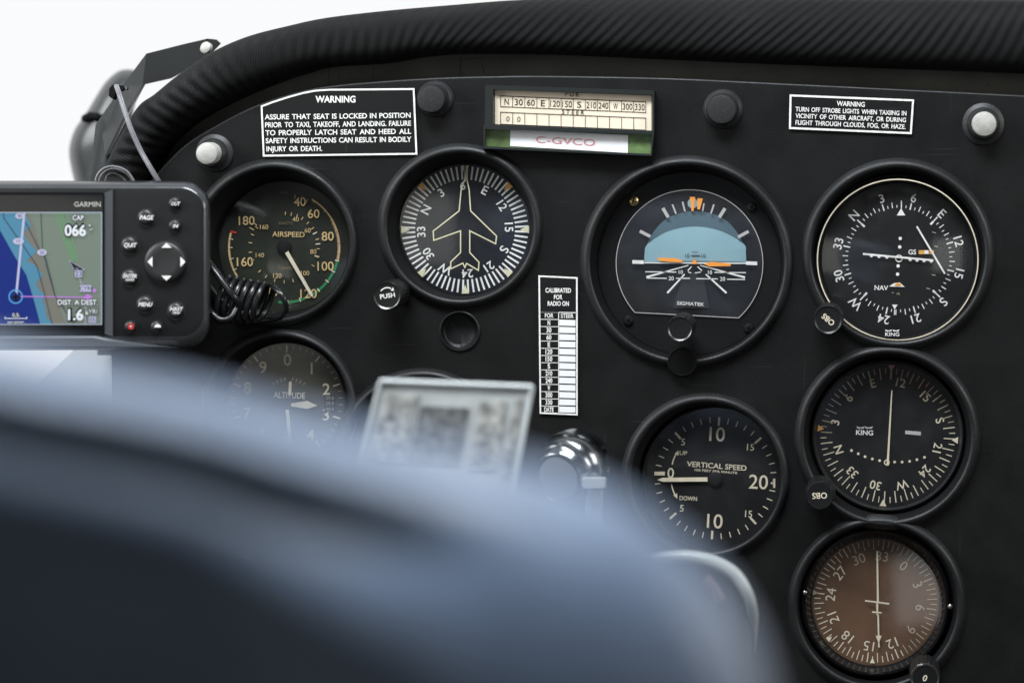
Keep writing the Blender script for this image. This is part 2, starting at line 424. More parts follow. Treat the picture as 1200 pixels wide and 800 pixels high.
# blanked knob hole under the heading indicator and a black disc painting the shaded notch under the horizon
b = MB(); b.loft([(538.5, 388, 25, .001), (538.5, 388, 23.8, -.0009), (538.5, 388, 22.6, -.0013), (538.5, 388, 21.6, -.0006), (538.5, 388, 20.6, .0020), (538.5, 387.6, 19.4, .0048), (538.5, 387.6, 16, .0062), (538.5, 387.6, .5, .0066)], 'rim', n=56); b.build('blanked_knob_hole', pan)
b = MB(); b.loft([(799.5, 424, 18.0, -.0002), (799.5, 424, 17.2, -.0052), (799.5, 424, 16.2, -.0058), (799.5, 424, 15.2, -.0053), (799.5, 424, .5, -.0050)], 'hole', n=48); b.build('notch_shade_disc', pan)

# ================================================================ instruments
def inst(key, name, label, dialmat, glass='glass', face_r=None, tilt=(0, 0)):
    cx, cy, R, dx, dy, dr, dep = RIMS[key]
    t = thing(name, label, 'flight instrument', at(dx, dy, dep), 'round flight instruments in the panel')
    b = MB(); b.loft([(dx, dy, dr+.4, dep+.002), (dx, dy, dr-1, dep+.05), ], 'case', n=64, cap1=True)
    b.ring(dx, dy, (face_r or dr)-.5, dr+.5, dep+.0005, 'case', n=96) if face_r else None
    b.build('case', t)
    b = MB(); b.disc(dx, dy, (face_r or dr)+.3, dep+.0025, dialmat, 96); b.build('dial_plate', t, flat=True)
    return t, dx, dy, dep+.0025
def add_glass(t, cx, cy, r, y, k='glass', tilt=(0, 0), pts=None, dome=.04):
    """a thin, slightly domed pane; dome is the slope at its edge"""
    b = MB(); n = 72; pts = pts or [pol(cx, cy, r, 360*i/n) for i in range(n)]; n = len(pts); rows = []
    for f in (1, .93, .85, .75, .62, .48, .33, .18, .06):
        P = []
        for px, py in pts:
            qx, qy = cx+(px-cx)*f, cy+(py-cy)*f; rr = math.hypot(qx-cx, qy-cy)/r
            P.append(at(qx, qy, y)+Vector((0, tilt[0]*(qx-cx)*S+tilt[1]*(qy-cy)*S-dome*r*S/2*(1-rr*rr), 0)))
        rows.append(b.add(P))
    for p, q in zip(rows, rows[1:]):
        for i in range(n): b.face((p+i, p+(i+1) % n, q+(i+1) % n, q+i), k)
    b.face(range(rows[-1], rows[-1]+n), k)
    o = b.build('glass', t, flat=True)
    for p in o.data.polygons: p.use_smooth = True
    return o
def knob(t, px, py, r, y_face, y_base, txt=None, rot=0, ring='knob', face='knob', cap=5, tk='whitetick', knurl=True, name='adjustment_knob'):
    """a turned knob whose front face is seen centred on (px, py)"""
    b = MB(); o = at(px, py, y_face); sc = (1+y_face)*S; L = y_base-y_face
    n = 56
    b.lathe3(o, (0, 1, 0), [(.0002, -.0002), (r*.80*sc, -.0002), (r*.93*sc, -.0003), (r*sc, .0008), (r*sc*1.03, .0018, 1), (r*sc*1.05, L*.7, 1), (r*sc*1.02, L*.75), (r*sc*.6, L*.78), (r*sc*.6, L)], 'knob', n=n, kd=.028 if knurl else 0)
    k = b.build(name, t, sharp=30)
    if ring != 'knob':
        b = MB(); b.lathe3(o, (0, 1, 0), [(r*.86*sc, -.0002), (r*.97*sc, -.0008), (r*1.02*sc, .0006), (r*.9*sc, .0012)], ring, n=n, caps=False); b.build('metal_ring', k)
    if txt:
        b = MB(); b.text(txt, px, py, cap, y_face-.0005, tk, rot=rot, bold=.018); b.build('lettering', k, flat=True)
    return k
e = .0003

# ---- airspeed
t, cx, cy, y = inst('airspeed', 'airspeed_indicator', 'airspeed indicator with yellow and green arcs, half hidden behind the coiled cord', 'dialgreen')
b = MB()
b.ring(333, 290, 64, 65.8, y-e, 'gold', 30, 103); b.build('yellow_arc', t, flat=True)
b = MB(); b.ring(333, 290, 62.6, 64, y-e, 'pinkdim', 62, 103); b.build('inner_arc', t, flat=True)
b = MB(); b.ring(333, 290, 62.8, 65.8, y-e, 'green', 103, 186); b.build('green_arc', t, flat=True)
b = MB(); b.ring(333, 290, 63.5, 65.8, y-e, 'gold', 233, 286); b.build('caution_arc', t, flat=True)
b = MB(); b.line(pol(333, 290, 58.5, 287), pol(333, 290, 66, 287), 2.2, y-2*e, 'red'); b.build('red_line', t, flat=True)
b = MB()
for a in (33, 48, 60, 72, 84, 95): b.ticks(333, 290, [a], 62.5, 66, .8, y-3*e, 'gold')
b.ticks(333, 290, (104, 116, 128, 141, 152, 163, 176), 61.5, 66.3, 1.1, y-3*e, 'yellowline')
b.ticks(333, 290, (246, 258, 270, 279), 60.5, 65.5, .8, y-3*e, 'cream')
b.ticks(333, 290, (12, 19, 26), 58, 63, .8, y-3*e, 'creamdim')
b.ticks(333, 290, (2, 12, 22, 32, 44, 56, 76, 92, 106, 122, 165, 180, 196, 212, 226, 248, 262, 278, 292, 306), 38, 42, .9, y-3*e, 'gold')
for a in (65, 84, 105): b.ticks(333, 290, [a], 37, 42.5, 1.1, y-3*e, 'cream')
b.ticks(333, 290, (300, 309), 41, 47, 1.0, y-3*e, 'gold')
b.build('tick_marks', t, flat=True)
b = MB()
for s_, px, py, c in (('40', 351.4, 236.5, 9.7), ('60', 367.5, 250.5, 9.9), ('80', 384, 276.8, 10.1), ('100', 381.5, 311.8, 10.1), ('120', 361.5, 344, 10.3), ('140', 316, 341.5, 10.3), ('160', 287, 306.8, 10.1), ('180', 289, 258.5, 9.9)):
    b.text(s_, px, py, c, y-3*e, 'gold', rot=-1, bold=.008)
for s_, px, py in (('40', 346.5, 257), ('60', 360.5, 270), ('80', 367.2, 294.8), ('100', 357.5, 320), ('120', 325, 323), ('140', 304.5, 299), ('160', 309.5, 266)):
    b.text(s_, px, py, 5.2, y-3*e, 'gold')
b.build('numerals', t, flat=True)
b = MB(); b.text('AIRSPEED', 338, 274.6, 5.8, y-3*e, 'gold', width=38, rot=1, bold=.01); b.text('KNOTS', 335, 261.6, 3.4, y-3*e, 'golddim', width=16); b.text('MPH', 333, 226, 3, y-3*e, 'golddim')
b.text('Cessna', 334, 313.3, 4.2, y-3*e, 'golddim', width=15); b.build('lettering', t, flat=True)
b = MB(); p0, p1 = (335.5, 294.5), (366, 347)
b.line(p0, (363, 342), 4.6, y-.0022, 'cream', 3.6); b.line((363, 342), p1, 3.6, y-.0022, 'cream', 2.6); nd = b.build('pointer', t, flat=True)
b = MB(); b.lathe3(at(333.5, 289.5, y-.0005), (0, -1, 0), [(.0042, 0), (.0042, .0012), (.0034, .0017), (.0002, .0018)], 'hole', n=32); b.build('hub', nd)
add_glass(t, 333, 289, 77, .0055, 'glass', (.03, -.12), dome=.16)

# ---- heading indicator
t, cx, cy, y = inst('heading', 'heading_indicator', 'heading indicator with a yellow outlined aeroplane on its blue-black compass card', 'dialnavy')
b = MB(); b.ticks(cx, cy, [2+5*i for i in range(72)], 58.5, 74, 2.1, y-e, 'whitetick'); b.build('tick_marks', t, flat=True)
b = MB()
for i, s_ in enumerate(['N', '3', '6', 'E', '12', '15', 'S', '21', '24', 'W', '30', '33']):
    a = i*30-63; b.text(s_, *pol(cx, cy, 51.5, a), 10.2 if s_.isalpha() else 9.4, y-2*e, 'whitetick', rot=a, bold=.014)
b.build('numerals', t, flat=True)
b = MB()
for a in (-45, 0, 45, 90, 135, 180, 225, 270):
    b.poly([pol(cx, cy, 75, a-3.4), pol(cx, cy, 75, a+3.4), pol(cx, cy, 64.5, a)], y-.0022, 'amber' if a in (-45, 45) else 'yellowline')
b.line(pol(cx, cy, 75, 0), pol(cx, cy, 56, 0), 1.6, y-.0022, 'yellowline'); b.build('index_marks', t, flat=True)
Z = [(343, 150), (340, 178), (327, 215), (320, 288), (230, 358), (232, 390), (325, 357), (325, 432), (291, 465), (291, 489), (333, 469), (340, 484), (346, 470), (387, 494), (389, 466), (357, 432), (357, 357), (447, 402), (450, 375), (360, 288), (355, 215), (347, 178)]
b = MB(); b.path([(430+x/2.963, 150+z/2.963) for x, z in Z], 1.35, y-.003, 'yellowline', closed=True); b.build('aeroplane_symbol', t, flat=True)
add_glass(t, cx, cy, 77, .006, 'glass', (0, 0), dome=.10)
k = knob(t, 454, 346.5, 16, -.022, .001, 'PUSH', -9, ring='dimsteel', cap=5.2)
b = MB(); b.path([pol(454, 346.5, 9.5, a) for a in range(-55, 35, 10)], 1.2, -.0226, 'whitetick'); b.poly([pol(454, 346.5, 12, 33), pol(454, 346.5, 7, 33), pol(454, 346.5, 9.8, 52)], -.0226, 'whitetick'); b.build('arrow_mark', k, flat=True)

# ---- attitude indicator
t, cx, cy, y = inst('horizon', 'attitude_indicator', 'artificial horizon with a pale blue sky half and orange wing bars', 'case')
def z7(x, z): return (670+x/2.857, 170+z/2.857)
yw = y-.0006
win = [pol(808, 308.5, 86, a) for a in range(-132, 139, 3)]
b = MB()
n = len(win); in_ = [(808+(p[0]-808)*.985, 308+(p[1]-308)*.985) for p in win]
b.path(win, .9, y-.0011, 'greytick', closed=True); b.build('window_outline', t, flat=True)
b = MB(); b.poly(win, yw, 'dial'); b.build('mask_plate', t, flat=True)
b = MB()
# roll band, then the paler sky half in front
ar = cat_rom([z7(243, 396), z7(247, 350), z7(268, 300), z7(310, 252), z7(360, 229), z7(412, 221), z7(466, 229), z7(516, 252), z7(556, 296), z7(579, 348), z7(584, 394)], 48)
b.poly(ar, yw-e, 'sky2'); b.build('sky_band', t, flat=True)
b = MB()
ar = cat_rom([z7(243, 396), z7(244, 362), z7(252, 334), z7(300, 300), z7(350, 281), z7(410, 273), z7(470, 280), z7(522, 298), z7(577, 332), z7(583, 360), z7(584, 394)], 48)
q0 = z7(413, 385); rows = []
for f in (1, .9, .78, .64, .48, .3, .12):
    rows.append(b.add([at(q0[0]+(x-q0[0])*f, q0[1]+(z-q0[1])*f, yw-2*e-.0012*(1-f*f)) for x, z in ar]))
for p, q in zip(rows, rows[1:]):
    for i in range(len(ar)): j = (i+1) % len(ar); b.face((p+i, p+j, q+j, q+i), 'sky1')
b.face(range(rows[-1], rows[-1]+len(ar)), 'sky1')
o = b.build('sky_half', t, flat=True)
for p in o.data.polygons: p.use_smooth = True
b = MB()
b.poly([z7(372, 440), z7(440, 440), z7(462, 546), z7(338, 546)], yw-2*e, 'greydark')
b.poly([z7(395, 425), z7(420, 425), z7(424, 470), z7(390, 470)], yw-2.4*e, 'greydark'); b.build('centre_support', t, flat=True)
b = MB(); yy = yw-3*e-.0014
b.line(z7(203, 391), z7(241, 392), 4.2, yy, 'white'); b.line(z7(584, 395), z7(621, 396), 4.2, yy, 'white')
for p, q, w in (((228, 288), (263, 306), 3.6), ((592, 289), (557, 308), 3.6), ((305, 211), (323, 242), 3.8), ((513, 212), (494, 242), 3.8), ((337, 199), (349, 230), 1.9), ((371, 190), (379, 222), 1.9), ((476, 199), (466, 229), 1.9), ((443, 195), (438, 221), 1.6)):
    b.line(z7(*p), z7(*q), w, yy, 'greytick')
b.build('bank_marks', t, flat=True)
b = MB()
b.line(z7(243, 394), z7(584, 396), 1.3, yy, 'white')
b.line(z7(246, 424), z7(350, 425), 1.1, yy, 'white'); b.line(z7(478, 426), z7(583, 427), 1.1, yy, 'white'); b.line(z7(390, 425), z7(400, 428), 1.1, yy, 'white'); b.line(z7(412, 428), z7(432, 425), 1.1, yy, 'white')
b.line(z7(250, 445), z7(318, 446), 1.1, yy, 'white'); b.line(z7(349, 446), z7(396, 446), 1.1, yy, 'white'); b.line(z7(416, 447), z7(489, 448), 1.1, yy, 'white'); b.line(z7(520, 449), z7(580, 450), 1.1, yy, 'white')
for q in ((250, 442), (580, 443)):
    b.line(z7(*(410+(q[0]-410)*.12, 397+(q[1]-397)*.12)), z7(*q), .8, yy, 'white', 2.4)
for q in ((320, 495), (518, 495)):
    b.line(z7(*(410+(q[0]-410)*.1, 397+(q[1]-397)*.1)), z7(*(410+(q[0]-410)*.24, 397+(q[1]-397)*.24)), 1.0, yy, 'white', 1.2)
    b.line(z7(*(410+(q[0]-410)*.36, 397+(q[1]-397)*.36)), z7(*q), 1.6, yy, 'white', 2.3)
b.text('10', *z7(365, 425), 4.2, yy, 'white', bold=.01); b.text('10', *z7(463, 426), 4.2, yy, 'white', bold=.01)
b.text('20', *z7(333, 446), 4.4, yy, 'white', bold=.01); b.text('20', *z7(505, 448), 4.4, yy, 'white', bold=.01)
b.text('10', *z7(387, 370), 4.2, yy, 'ink'); b.text('10', *z7(441, 370), 4.2, yy, 'ink'); b.line(z7(400, 370), z7(429, 370), 1.2, yy, 'ink'); b.line(z7(403, 357), z7(422, 357), .7, yy, 'inkgrey'); b.line(z7(403, 383), z7(420, 383), .7, yy, 'inkgrey')
b.build('pitch_scale', t, flat=True)
b = MB(); b.disc(*z7(405, 195), 6, yy, 'sky1', 24)
b.poly([z7(395, 174), z7(413, 174), z7(411, 200), z7(408, 221), z7(401, 221), z7(399, 200)], yy-e, 'orange'); b.poly([z7(421, 178), z7(439, 179), z7(429, 216), z7(420, 214)], yy-e, 'orange'); b.build('bank_pointer', t, flat=True)
b = MB(); ya = y-.0036
b.poly([z7(289, 377), z7(345, 379), z7(370, 386), z7(370, 393), z7(330, 391), z7(289, 387)], ya, 'orange', .0006); b.build('wing_bar', t)
b = MB(); b.poly([z7(443, 398), z7(465, 391), z7(532, 397), z7(532, 405), z7(460, 406)], ya, 'orange', .0006); b.build('wing_bar', t)
b = MB(); b.poly([z7(405, 385), z7(417, 385), z7(419, 398), z7(404, 398)], ya, 'orange', .0006); b.build('centre_mark', t)
b = MB(); b.text('SIGMATEK', *z7(398, 531), 3.9, yy, 'white', width=32, bold=.012, rot=3); b.build('lettering', t, flat=True)
for (px, py, mk, r) in ((742, 235.5, 'brass', 6.5), (881, 242.5, 'screwblack', 5.5), (736.5, 375.5, 'screwblack', 6), (877.5, 384.5, 'screwblack', 6)):
    b = MB(); o = at(px, py, y-.0002); r *= S
    b.lathe3(o, (0, -1, 0), [(r, 0), (r, .0006), (r*.8, .0014), (r*.3, .0018), (.0001, .0018)], mk, n=24); sw = b.build('screw', t)
    b = MB()
    for a in (20, 110): b.line(pol(px, py, 4, a), pol(px, py, 4, a+180), 1.3, y-.0022, 'hole')
    b.build('cross_slot', sw, flat=True)
add_glass(t, 808, 308.5, 86, y-.0046, 'glass', (0, 0), pts=win, dome=.05)
knob(t, 797, 385, 14.5, -.022, .002, ring='dimsteel', name='cage_knob')

# ---- course deviation indicator with glide slope
t, cx, cy, y = inst('course', 'course_deviation_indicator', 'course deviation indicator with crossed white needles and a thin cream ring', 'dial')
def z8(x, z): return (930+x/3.2, 170+z/3.2)
cx, cy = 1053.2, 303
b = MB(); b.ring(1052, 304.3, 93.4, 94.8, -.0005, 'cream', n=120); b.loft([(1052, 304.3, 95.5, .004), (1052, 304.3, 94.8, -.0003), (1052, 304.3, 93.2, -.0003), (1052, 304.3, 89, .006)], 'case'); b.build('bezel_ring', t)
b = MB()
for i in range(72):
    a = i*5-47
    if i % 6 == 0: b.ticks(cx, cy, [a], 58.5, 66.5, 1.5, y-e, 'whitetick')
    elif i % 2 == 0: b.ticks(cx, cy, [a], 59.5, 66, 1.05, y-e, 'whitetick')
    else: b.ticks(cx, cy, [a], 59.5, 62.8, .9, y-e, 'whitetick')
for a in (133-180, 133, 43, 223): b.ticks(cx, cy, [a], 54.5, 59.5, 2.4, y-e, 'whitetick')
b.build('tick_marks', t, flat=True)
b = MB()
for i, s_ in enumerate(['N', '3', '6', 'E', '12', '15', 'S', '21', '24', 'W', '30', '33']):
    a = i*30-46; b.text(s_, *pol(cx, cy, 73.0, a), 10.2 if s_.isalpha() else 9.8, y-e, 'whitetick', rot=a, bold=.012)
b.build('numerals', t, flat=True)
b = MB(); b.poly([z8(403, 237), z8(419, 264), z8(387, 264)], y-2*e, 'whitetick'); b.line(z8(404, 208), z8(404, 238), 1.2, y-2*e, 'whitetick')
b.poly([z8(369, 598), z8(390, 598), z8(379, 617)], y-2*e, 'whitetick'); b.line(z8(379, 617), z8(378, 636), 1.2, y-2*e, 'whitetick'); b.build('course_marks', t, flat=True)
b = MB()
for p in ((400, 350), (398, 382), (392, 453), (390, 484)): b.disc(*z8(*p), 2.0, y-2*e, 'whitetick', 16)
for p in ((292, 415), (320, 418), (350, 421), (437, 430), (463, 432), (489, 434), (516, 435)): b.disc(*z8(*p), 1.9, y-2*e, 'whitetick', 16)
b.ring(*z8(395, 425), 3.2, 4.4, y-3*e, 'whitetick')
for p in ((527, 328), (535, 380), (525, 487), (505, 538)): b.line(z8(p[0]-7, p[1]-2), z8(p[0]+7, p[1]+2), 1.0, y-2*e, 'creamdim')
b.build('deviation_dots', t, flat=True)
b = MB(); b.text('GS', *z8(445, 401), 5.4, y-2*e, 'whitetick', bold=.015); b.text('NAV', *z8(329, 535), 5.4, y-2*e, 'whitetick', bold=.015, rot=2); b.text('FR', *z8(393, 558), 2.6, y-2*e, 'creamdim'); b.line(z8(368, 553), z8(376, 553), .8, y-2*e, 'creamdim'); b.build('lettering', t, flat=True)
b = MB(); b.rect(*z8(469, 394), *z8(526, 409), y-2*e, 'amber'); b.rect(*z8(490, 395), *z8(506, 408), y-3*e, 'white'); b.build('warning_flag', t, flat=True)
b = MB(); b.poly([z8(358, 530), z8(375, 518), z8(398, 515), z8(417, 532)], y-2*e, 'white'); b.poly([z8(378, 527), z8(385, 518), z8(398, 517), z8(404, 526)], y-3*e, 'orange'); b.build('warning_flag', t, flat=True)
b = MB(); b.line(z8(260, 408), z8(524, 432), 2.2, y-.002, 'white'); b.build('glide_slope_needle', t, flat=True)
b = MB(); b.line(z8(462, 305), z8(567, 482), 2.0, y-.0026, 'white'); b.build('course_needle', t, flat=True)
b = MB(); b.rect(*z8(343, 686), *z8(401, 720), -.0012, 'case'); b.text('KING', *z8(370, 709), 4.2, -.0015, 'whitetick', width=16.5, bold=.015)
for x in (356, 384): b.poly([z8(x-13, 691), z8(x, 695), z8(x+13, 691), z8(x+10, 698), z8(x-10, 698)], -.0015, 'whitetick')
b.build('maker_badge', t, flat=True)
add_glass(t, 1052, 304, 89.5, .003, 'glass', (0, 0), dome=.27)
knob(t, 970.5, 374.5, 16.5, -.020, .001, 'OBS', 220, cap=6.2, tk='cream', ring='screwblack', name='course_knob')

# ---- altimeter
t, cx, cy, y = inst('altimeter', 'altimeter', 'altimeter with hazy olive grey dial partly covered by the dark seat back', 'dialolive')
b = MB()
for i in range(50):
    a = i*7.2
    if i % 5 == 0: b.ticks(cx, cy, [a], 57, 65.5, 1.7, y-e, 'cream')
    else: b.ticks(cx, cy, [a], 61, 65.5, .9, y-e, 'creamdim')
b.build('tick_marks', t, flat=True)
b = MB()
for i in range(10):
    a = i*36+1; b.text(str(i), *pol(cx, cy, 48.5, a), 13, y-e, 'cream', bold=.012)
b.build('numerals', t, flat=True)
b = MB(); b.text('100', 320, 415.8, 3.6, y-e, 'golddim'); b.text('FEET', 351, 416.8, 3.6, y-e, 'golddim', rot=12); b.arctext('1000 FEET', cx+2, 474, 30, 1, 9, 4, y-e, 'creamdim')
b.text('10000 FEET', cx+3, 451, 3, y-e, 'golddim'); b.text('ALTITUDE', 339, 463, 7, y-e, 'cream', width=37, bold=.005, rot=2); b.build('lettering', t, flat=True)
b = MB(); b.rect(380, 462, 393, 483, y-e, 'dial')
for i, s_ in enumerate(('29.8', '29.9', '30.0')): b.text(s_, 386.5, 466+i*6.6, 4, y-2*e, 'creamdim')
b.build('pressure_window', t, flat=True)
b = MB(); b.poly([(341, 472.5), (360, 469.5), (372, 475), (360, 479), (341, 476)], y-.0018, 'cream'); b.build('short_hand', t, flat=True)
b = MB(); b.poly([(334.5, 480), (338.5, 480), (343, 528), (339, 529)], y-.0024, 'cream'); b.build('long_hand', t, flat=True)
b = MB(); b.poly([(338.6, 447), (341.8, 447), (341.2, 463), (337.6, 463)], y-.0012, 'cream'); b.build('slim_hand', t, flat=True)
add_glass(t, cx, cy, 68, .0055, 'glasshazy', (0, 0), dome=.06)

# ---- turn coordinator behind the clipboard
t, cx, cy, y = inst('turn', 'turn_coordinator', 'instrument behind the pale clear plastic holder, only its rim showing', 'dial')
b = MB(); b.ticks(cx, cy, (-90, 90, -110, 110), 52, 64, 3, y-e, 'whitetick'); b.build('tick_marks', t, flat=True)
b = MB(); b.poly([(cx-42, cy-1), (cx, cy-5), (cx+42, cy-1), (cx+42, cy+2), (cx, cy+5), (cx-42, cy+2)], y-2*e, 'white', .0005); b.build('aeroplane_symbol', t)

# ---- vertical speed
t, cx, cy, y = inst('vario', 'vertical_speed_indicator', 'vertical speed indicator with one broad cream pointer at zero', 'dial')
def zv(x, z): return (720+x/3.636, 450+z/3.636)
cx, cy = 838.5, 560
b = MB()
for i in range(-20, 21):
    a = 273.5+i*9.0
    if i in (-20, 20): continue
    if i == 0: b.line(zv(170, 380), zv(215, 380), 4.4, y-e, 'cream')
    elif i % 5 == 0: b.ticks(cx, cy, [a], 61.5, 71.5, 2.5, y-e, 'cream')
    else: b.ticks(cx, cy, [a], 64.8, 71.5, 1.1, y-e, 'cream')
b.line(zv(681, 402), zv(681, 441), 2.4, y-e, 'cream'); b.poly([zv(665, 421), zv(674, 414), zv(674, 428)], y-e, 'cream')
b.build('tick_marks', t, flat=True)
b = MB()
for s_, x, z, c in (('10', 438, 213, 16), ('10', 428, 583, 16), ('20', 614, 416, 16), ('0', 240, 378, 11.5), ('5', 293, 246, 7.6), ('15', 580, 268, 7.6), ('5', 287, 528, 7.6), ('15', 572, 552, 7.6)):
    b.text(s_, *zv(x, z), c, y-e, 'cream', rot=3, bold=.006)
b.build('numerals', t, flat=True)
b = MB(); b.text('VERTICAL SPEED', *zv(436, 348), 5.9, y-e, 'cream', rot=4.2, width=70, bold=.012); b.text('100 FEET PER MINUTE', *zv(433, 371), 2.6, y-e, 'cream', rot=4.2, width=50, bold=.012)
b.text('UP', *zv(294, 293), 4.6, y-e, 'cream', width=9, bold=.01, rot=3); b.text('DOWN', *zv(315, 486), 4.8, y-e, 'cream', width=20.5, bold=.01, rot=3)
b.build('lettering', t, flat=True)
b = MB()
b.path([zv(*p) for p in ((246, 342), (250, 325), (257, 308), (263, 298))], 1.4, y-e, 'cream'); b.poly([zv(272, 282), zv(274, 304), zv(256, 297)], y-e, 'cream')
b.path([zv(*p) for p in ((243, 425), (247, 443), (253, 460), (258, 470))], 1.4, y-e, 'cream'); b.poly([zv(268, 487), zv(250, 472), zv(267, 464)], y-e, 'cream'); b.build('arrows', t, flat=True)
b = MB(); b.poly([zv(183, 407), zv(205, 399), zv(396, 397), zv(397, 414), zv(205, 415)], y-.002, 'cream', .0006); nd = b.build('pointer', t)
b = MB(); b.lathe3(at(838, 561, y-.0004), (0, -1, 0), [(.0042, 0), (.0042, .0010), (.0034, .0014), (.0002, .0014)], 'dial', n=32); b.build('hub', nd)
b = MB(); b.loft([(838, 561, 86.5, .0095), (838.5, 561.2, 85.6, .0046), (838.5, 561.2, 84.4, .0042), (838.5, 561.2, 83.6, .0050), (838.5, 561.2, 83.4, .0075)], 'rim'); b.build('retaining_ring', t)
add_glass(t, 838, 561, 84, .007, 'glass', (0, 0))

# ---- second course indicator
t, cx, cy, y = inst('bearing', 'course_indicator', 'course indicator with a single upright cream needle and dotted arc', 'dial')
def z2(x, z): return (920+x/3.6375, 400+z/3.6375)
cx, cy = 1040.4, 510
b = MB()
for i in range(72):
    a = i*5-107; k = 'pinkdim' if (a % 360 > 345 or a % 360 < 45) else ('creamdim' if (a % 360 < 80 or a % 360 > 270) else 'cream')  # ticks get dimmer colours towards the top of the ring
    if i % 2 == 0: b.ticks(cx, cy, [a], 65.5, 79, 1.15, y-e, k)
    else: b.ticks(cx, cy, [a], 72, 79, 1.0, y-e, k)
b.build('tick_marks', t, flat=True)
b = MB()
for i, s_ in enumerate(['N', '3', '6', 'E', '12', '15', 'S', '21', '24', 'W', '30', '33']):
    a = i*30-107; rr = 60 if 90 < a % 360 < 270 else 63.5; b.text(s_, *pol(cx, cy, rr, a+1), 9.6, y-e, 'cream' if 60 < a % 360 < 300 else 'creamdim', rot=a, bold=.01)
b.build('numerals', t, flat=True)
b = MB()
for a, k in ((3, 'pinkdim'), (276, 'amber'), (94, 'cream'), (184, 'cream')):
    b.poly([pol(cx, cy, 82.5, a-2.8), pol(cx, cy, 82.5, a+2.8), pol(cx, cy, 75, a)] if a != 184 else [pol(cx, cy, 83, a-2.8), pol(cx, cy, 83, a+2.8), pol(cx, cy, 74.5, a)], y-.0014, k)
b.line(pol(cx, cy, 80, 3), pol(cx, cy, 66, 3), 2.0, y-.0013, 'pinkdim')
b.build('index_marks', t, flat=True)
b = MB()
for p in ((283, 464), (312, 478), (341, 490), (372, 500), (403, 507), (467, 513), (499, 513), (531, 510), (562, 503), (594, 493)): b.disc(*z2(*p), 1.6, y-e, 'cream', 14)
b.ring(*z2(434, 515), 2.2, 3.5, y-e, 'cream'); b.build('deviation_dots', t, flat=True)
b = MB(); b.text('KING', *z2(339, 388), 5.4, y-e, 'whitetick', width=20, bold=.02, rot=2)
for x in (322, 357): b.poly([z2(x-18, 361), z2(x, 366), z2(x+18, 361), z2(x+13, 371), z2(x-13, 371)], y-e, 'greytick')
b.build('maker_badge', t, flat=True)
b = MB(); b.poly([z2(512, 379), z2(579, 384), z2(579, 400), z2(512, 394)], y-e, 'greytick'); b.build('flag_window', t, flat=True)
b = MB(); b.line(z2(455, 208), z2(437, 528), 1.3, y-.002, 'cream', 2.6); b.build('needle', t, flat=True)
b = MB(); b.loft([(1040.5, 510, 89.5, .0095), (1040.5, 510.3, 88.6, .0055), (1040.5, 510.3, 87, .005), (1040.5, 510, 84, .0095)], 'rim'); b.build('retaining_ring', t)
add_glass(t, 1040.5, 510, 85, .0085, 'glass', (0, 0))
knob(t, 960.5, 580.5, 16.5, -.020, .001, 'OBS', 178, cap=6.6, tk='cream', name='course_knob')

# ---- direction finder
t, cx, cy, y = inst('radio', 'direction_finder', 'radio direction finder with brown dial and aeroplane needle', 'dialbrown', face_r=75)
def za(x, z): return (920+x/4, 600+z/4)
cx, cy = 1026, 704
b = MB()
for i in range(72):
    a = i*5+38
    b.ticks(cx, cy, [a], 60.5 if i % 2 == 0 else 64.5, 72, 1.3 if i % 6 == 0 else 1.0, y-e, 'cream' if 150 < a % 360 < 330 else 'creamdim')  # cream at the bottom and left, dimmer at the top and right
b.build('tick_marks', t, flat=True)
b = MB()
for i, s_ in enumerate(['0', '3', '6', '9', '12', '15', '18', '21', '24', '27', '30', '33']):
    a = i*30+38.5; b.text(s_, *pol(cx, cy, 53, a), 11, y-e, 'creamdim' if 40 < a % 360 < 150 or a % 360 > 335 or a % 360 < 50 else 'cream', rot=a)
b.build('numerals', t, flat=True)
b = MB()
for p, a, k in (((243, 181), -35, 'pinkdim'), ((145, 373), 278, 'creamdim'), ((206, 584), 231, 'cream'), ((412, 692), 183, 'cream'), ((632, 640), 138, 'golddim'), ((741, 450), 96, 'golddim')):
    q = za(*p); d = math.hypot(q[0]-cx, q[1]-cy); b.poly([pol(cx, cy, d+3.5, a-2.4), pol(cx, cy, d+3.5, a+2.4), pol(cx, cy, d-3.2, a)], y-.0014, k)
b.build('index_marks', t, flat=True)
b = MB(); yn = y-.002
b.line(za(432, 180), za(435, 420), 1.8, yn, 'cream', 2.4); b.line(za(432, 415), za(432, 482), 2.8, yn-e, 'cream', 1.6); b.line(za(436, 475), za(440, 632), 1.9, yn, 'cream'); b.poly([za(424, 577), za(453, 577), za(439, 612)], yn-e, 'cream')
b.line(za(375, 413), za(488, 428), 1.8, yn-2*e, 'cream'); b.line(za(408, 466), za(452, 470), 1.6, yn-2*e, 'cream'); b.build('needle', t, flat=True)
b = MB(); b.loft([(1026, 705.5, 88, .0085), (1026, 705.7, 87.2, .001), (1026, 705.7, 84.6, -.0006), (1026, 705.5, 83.6, .0012), (1026, 705.5, 82.5, .0010), (1026, 705.5, 80, .0035), (1026, 705, 75, .0095)], 'gpsglossy'); b.build('glass_ring', t)
for px, py, r in ((943, 694, 3), (1113.5, 710, 3.2)):
    b = MB(); b.lathe3(at(px, py, -.0004), (0, -1, 0), [(r*S, 0), (r*S*.9, .0010), (r*S*.4, .0016), (.0001, .0017)], 'steel', n=16); b.build('screw', t)
add_glass(t, 1026, 705, 79, .0022, 'glass', (.115, -.15), dome=.10)
knob(t, 1084, 794, 17, -.020, .001, '0', 200, cap=7, tk='cream', ring='steel', name='card_knob')

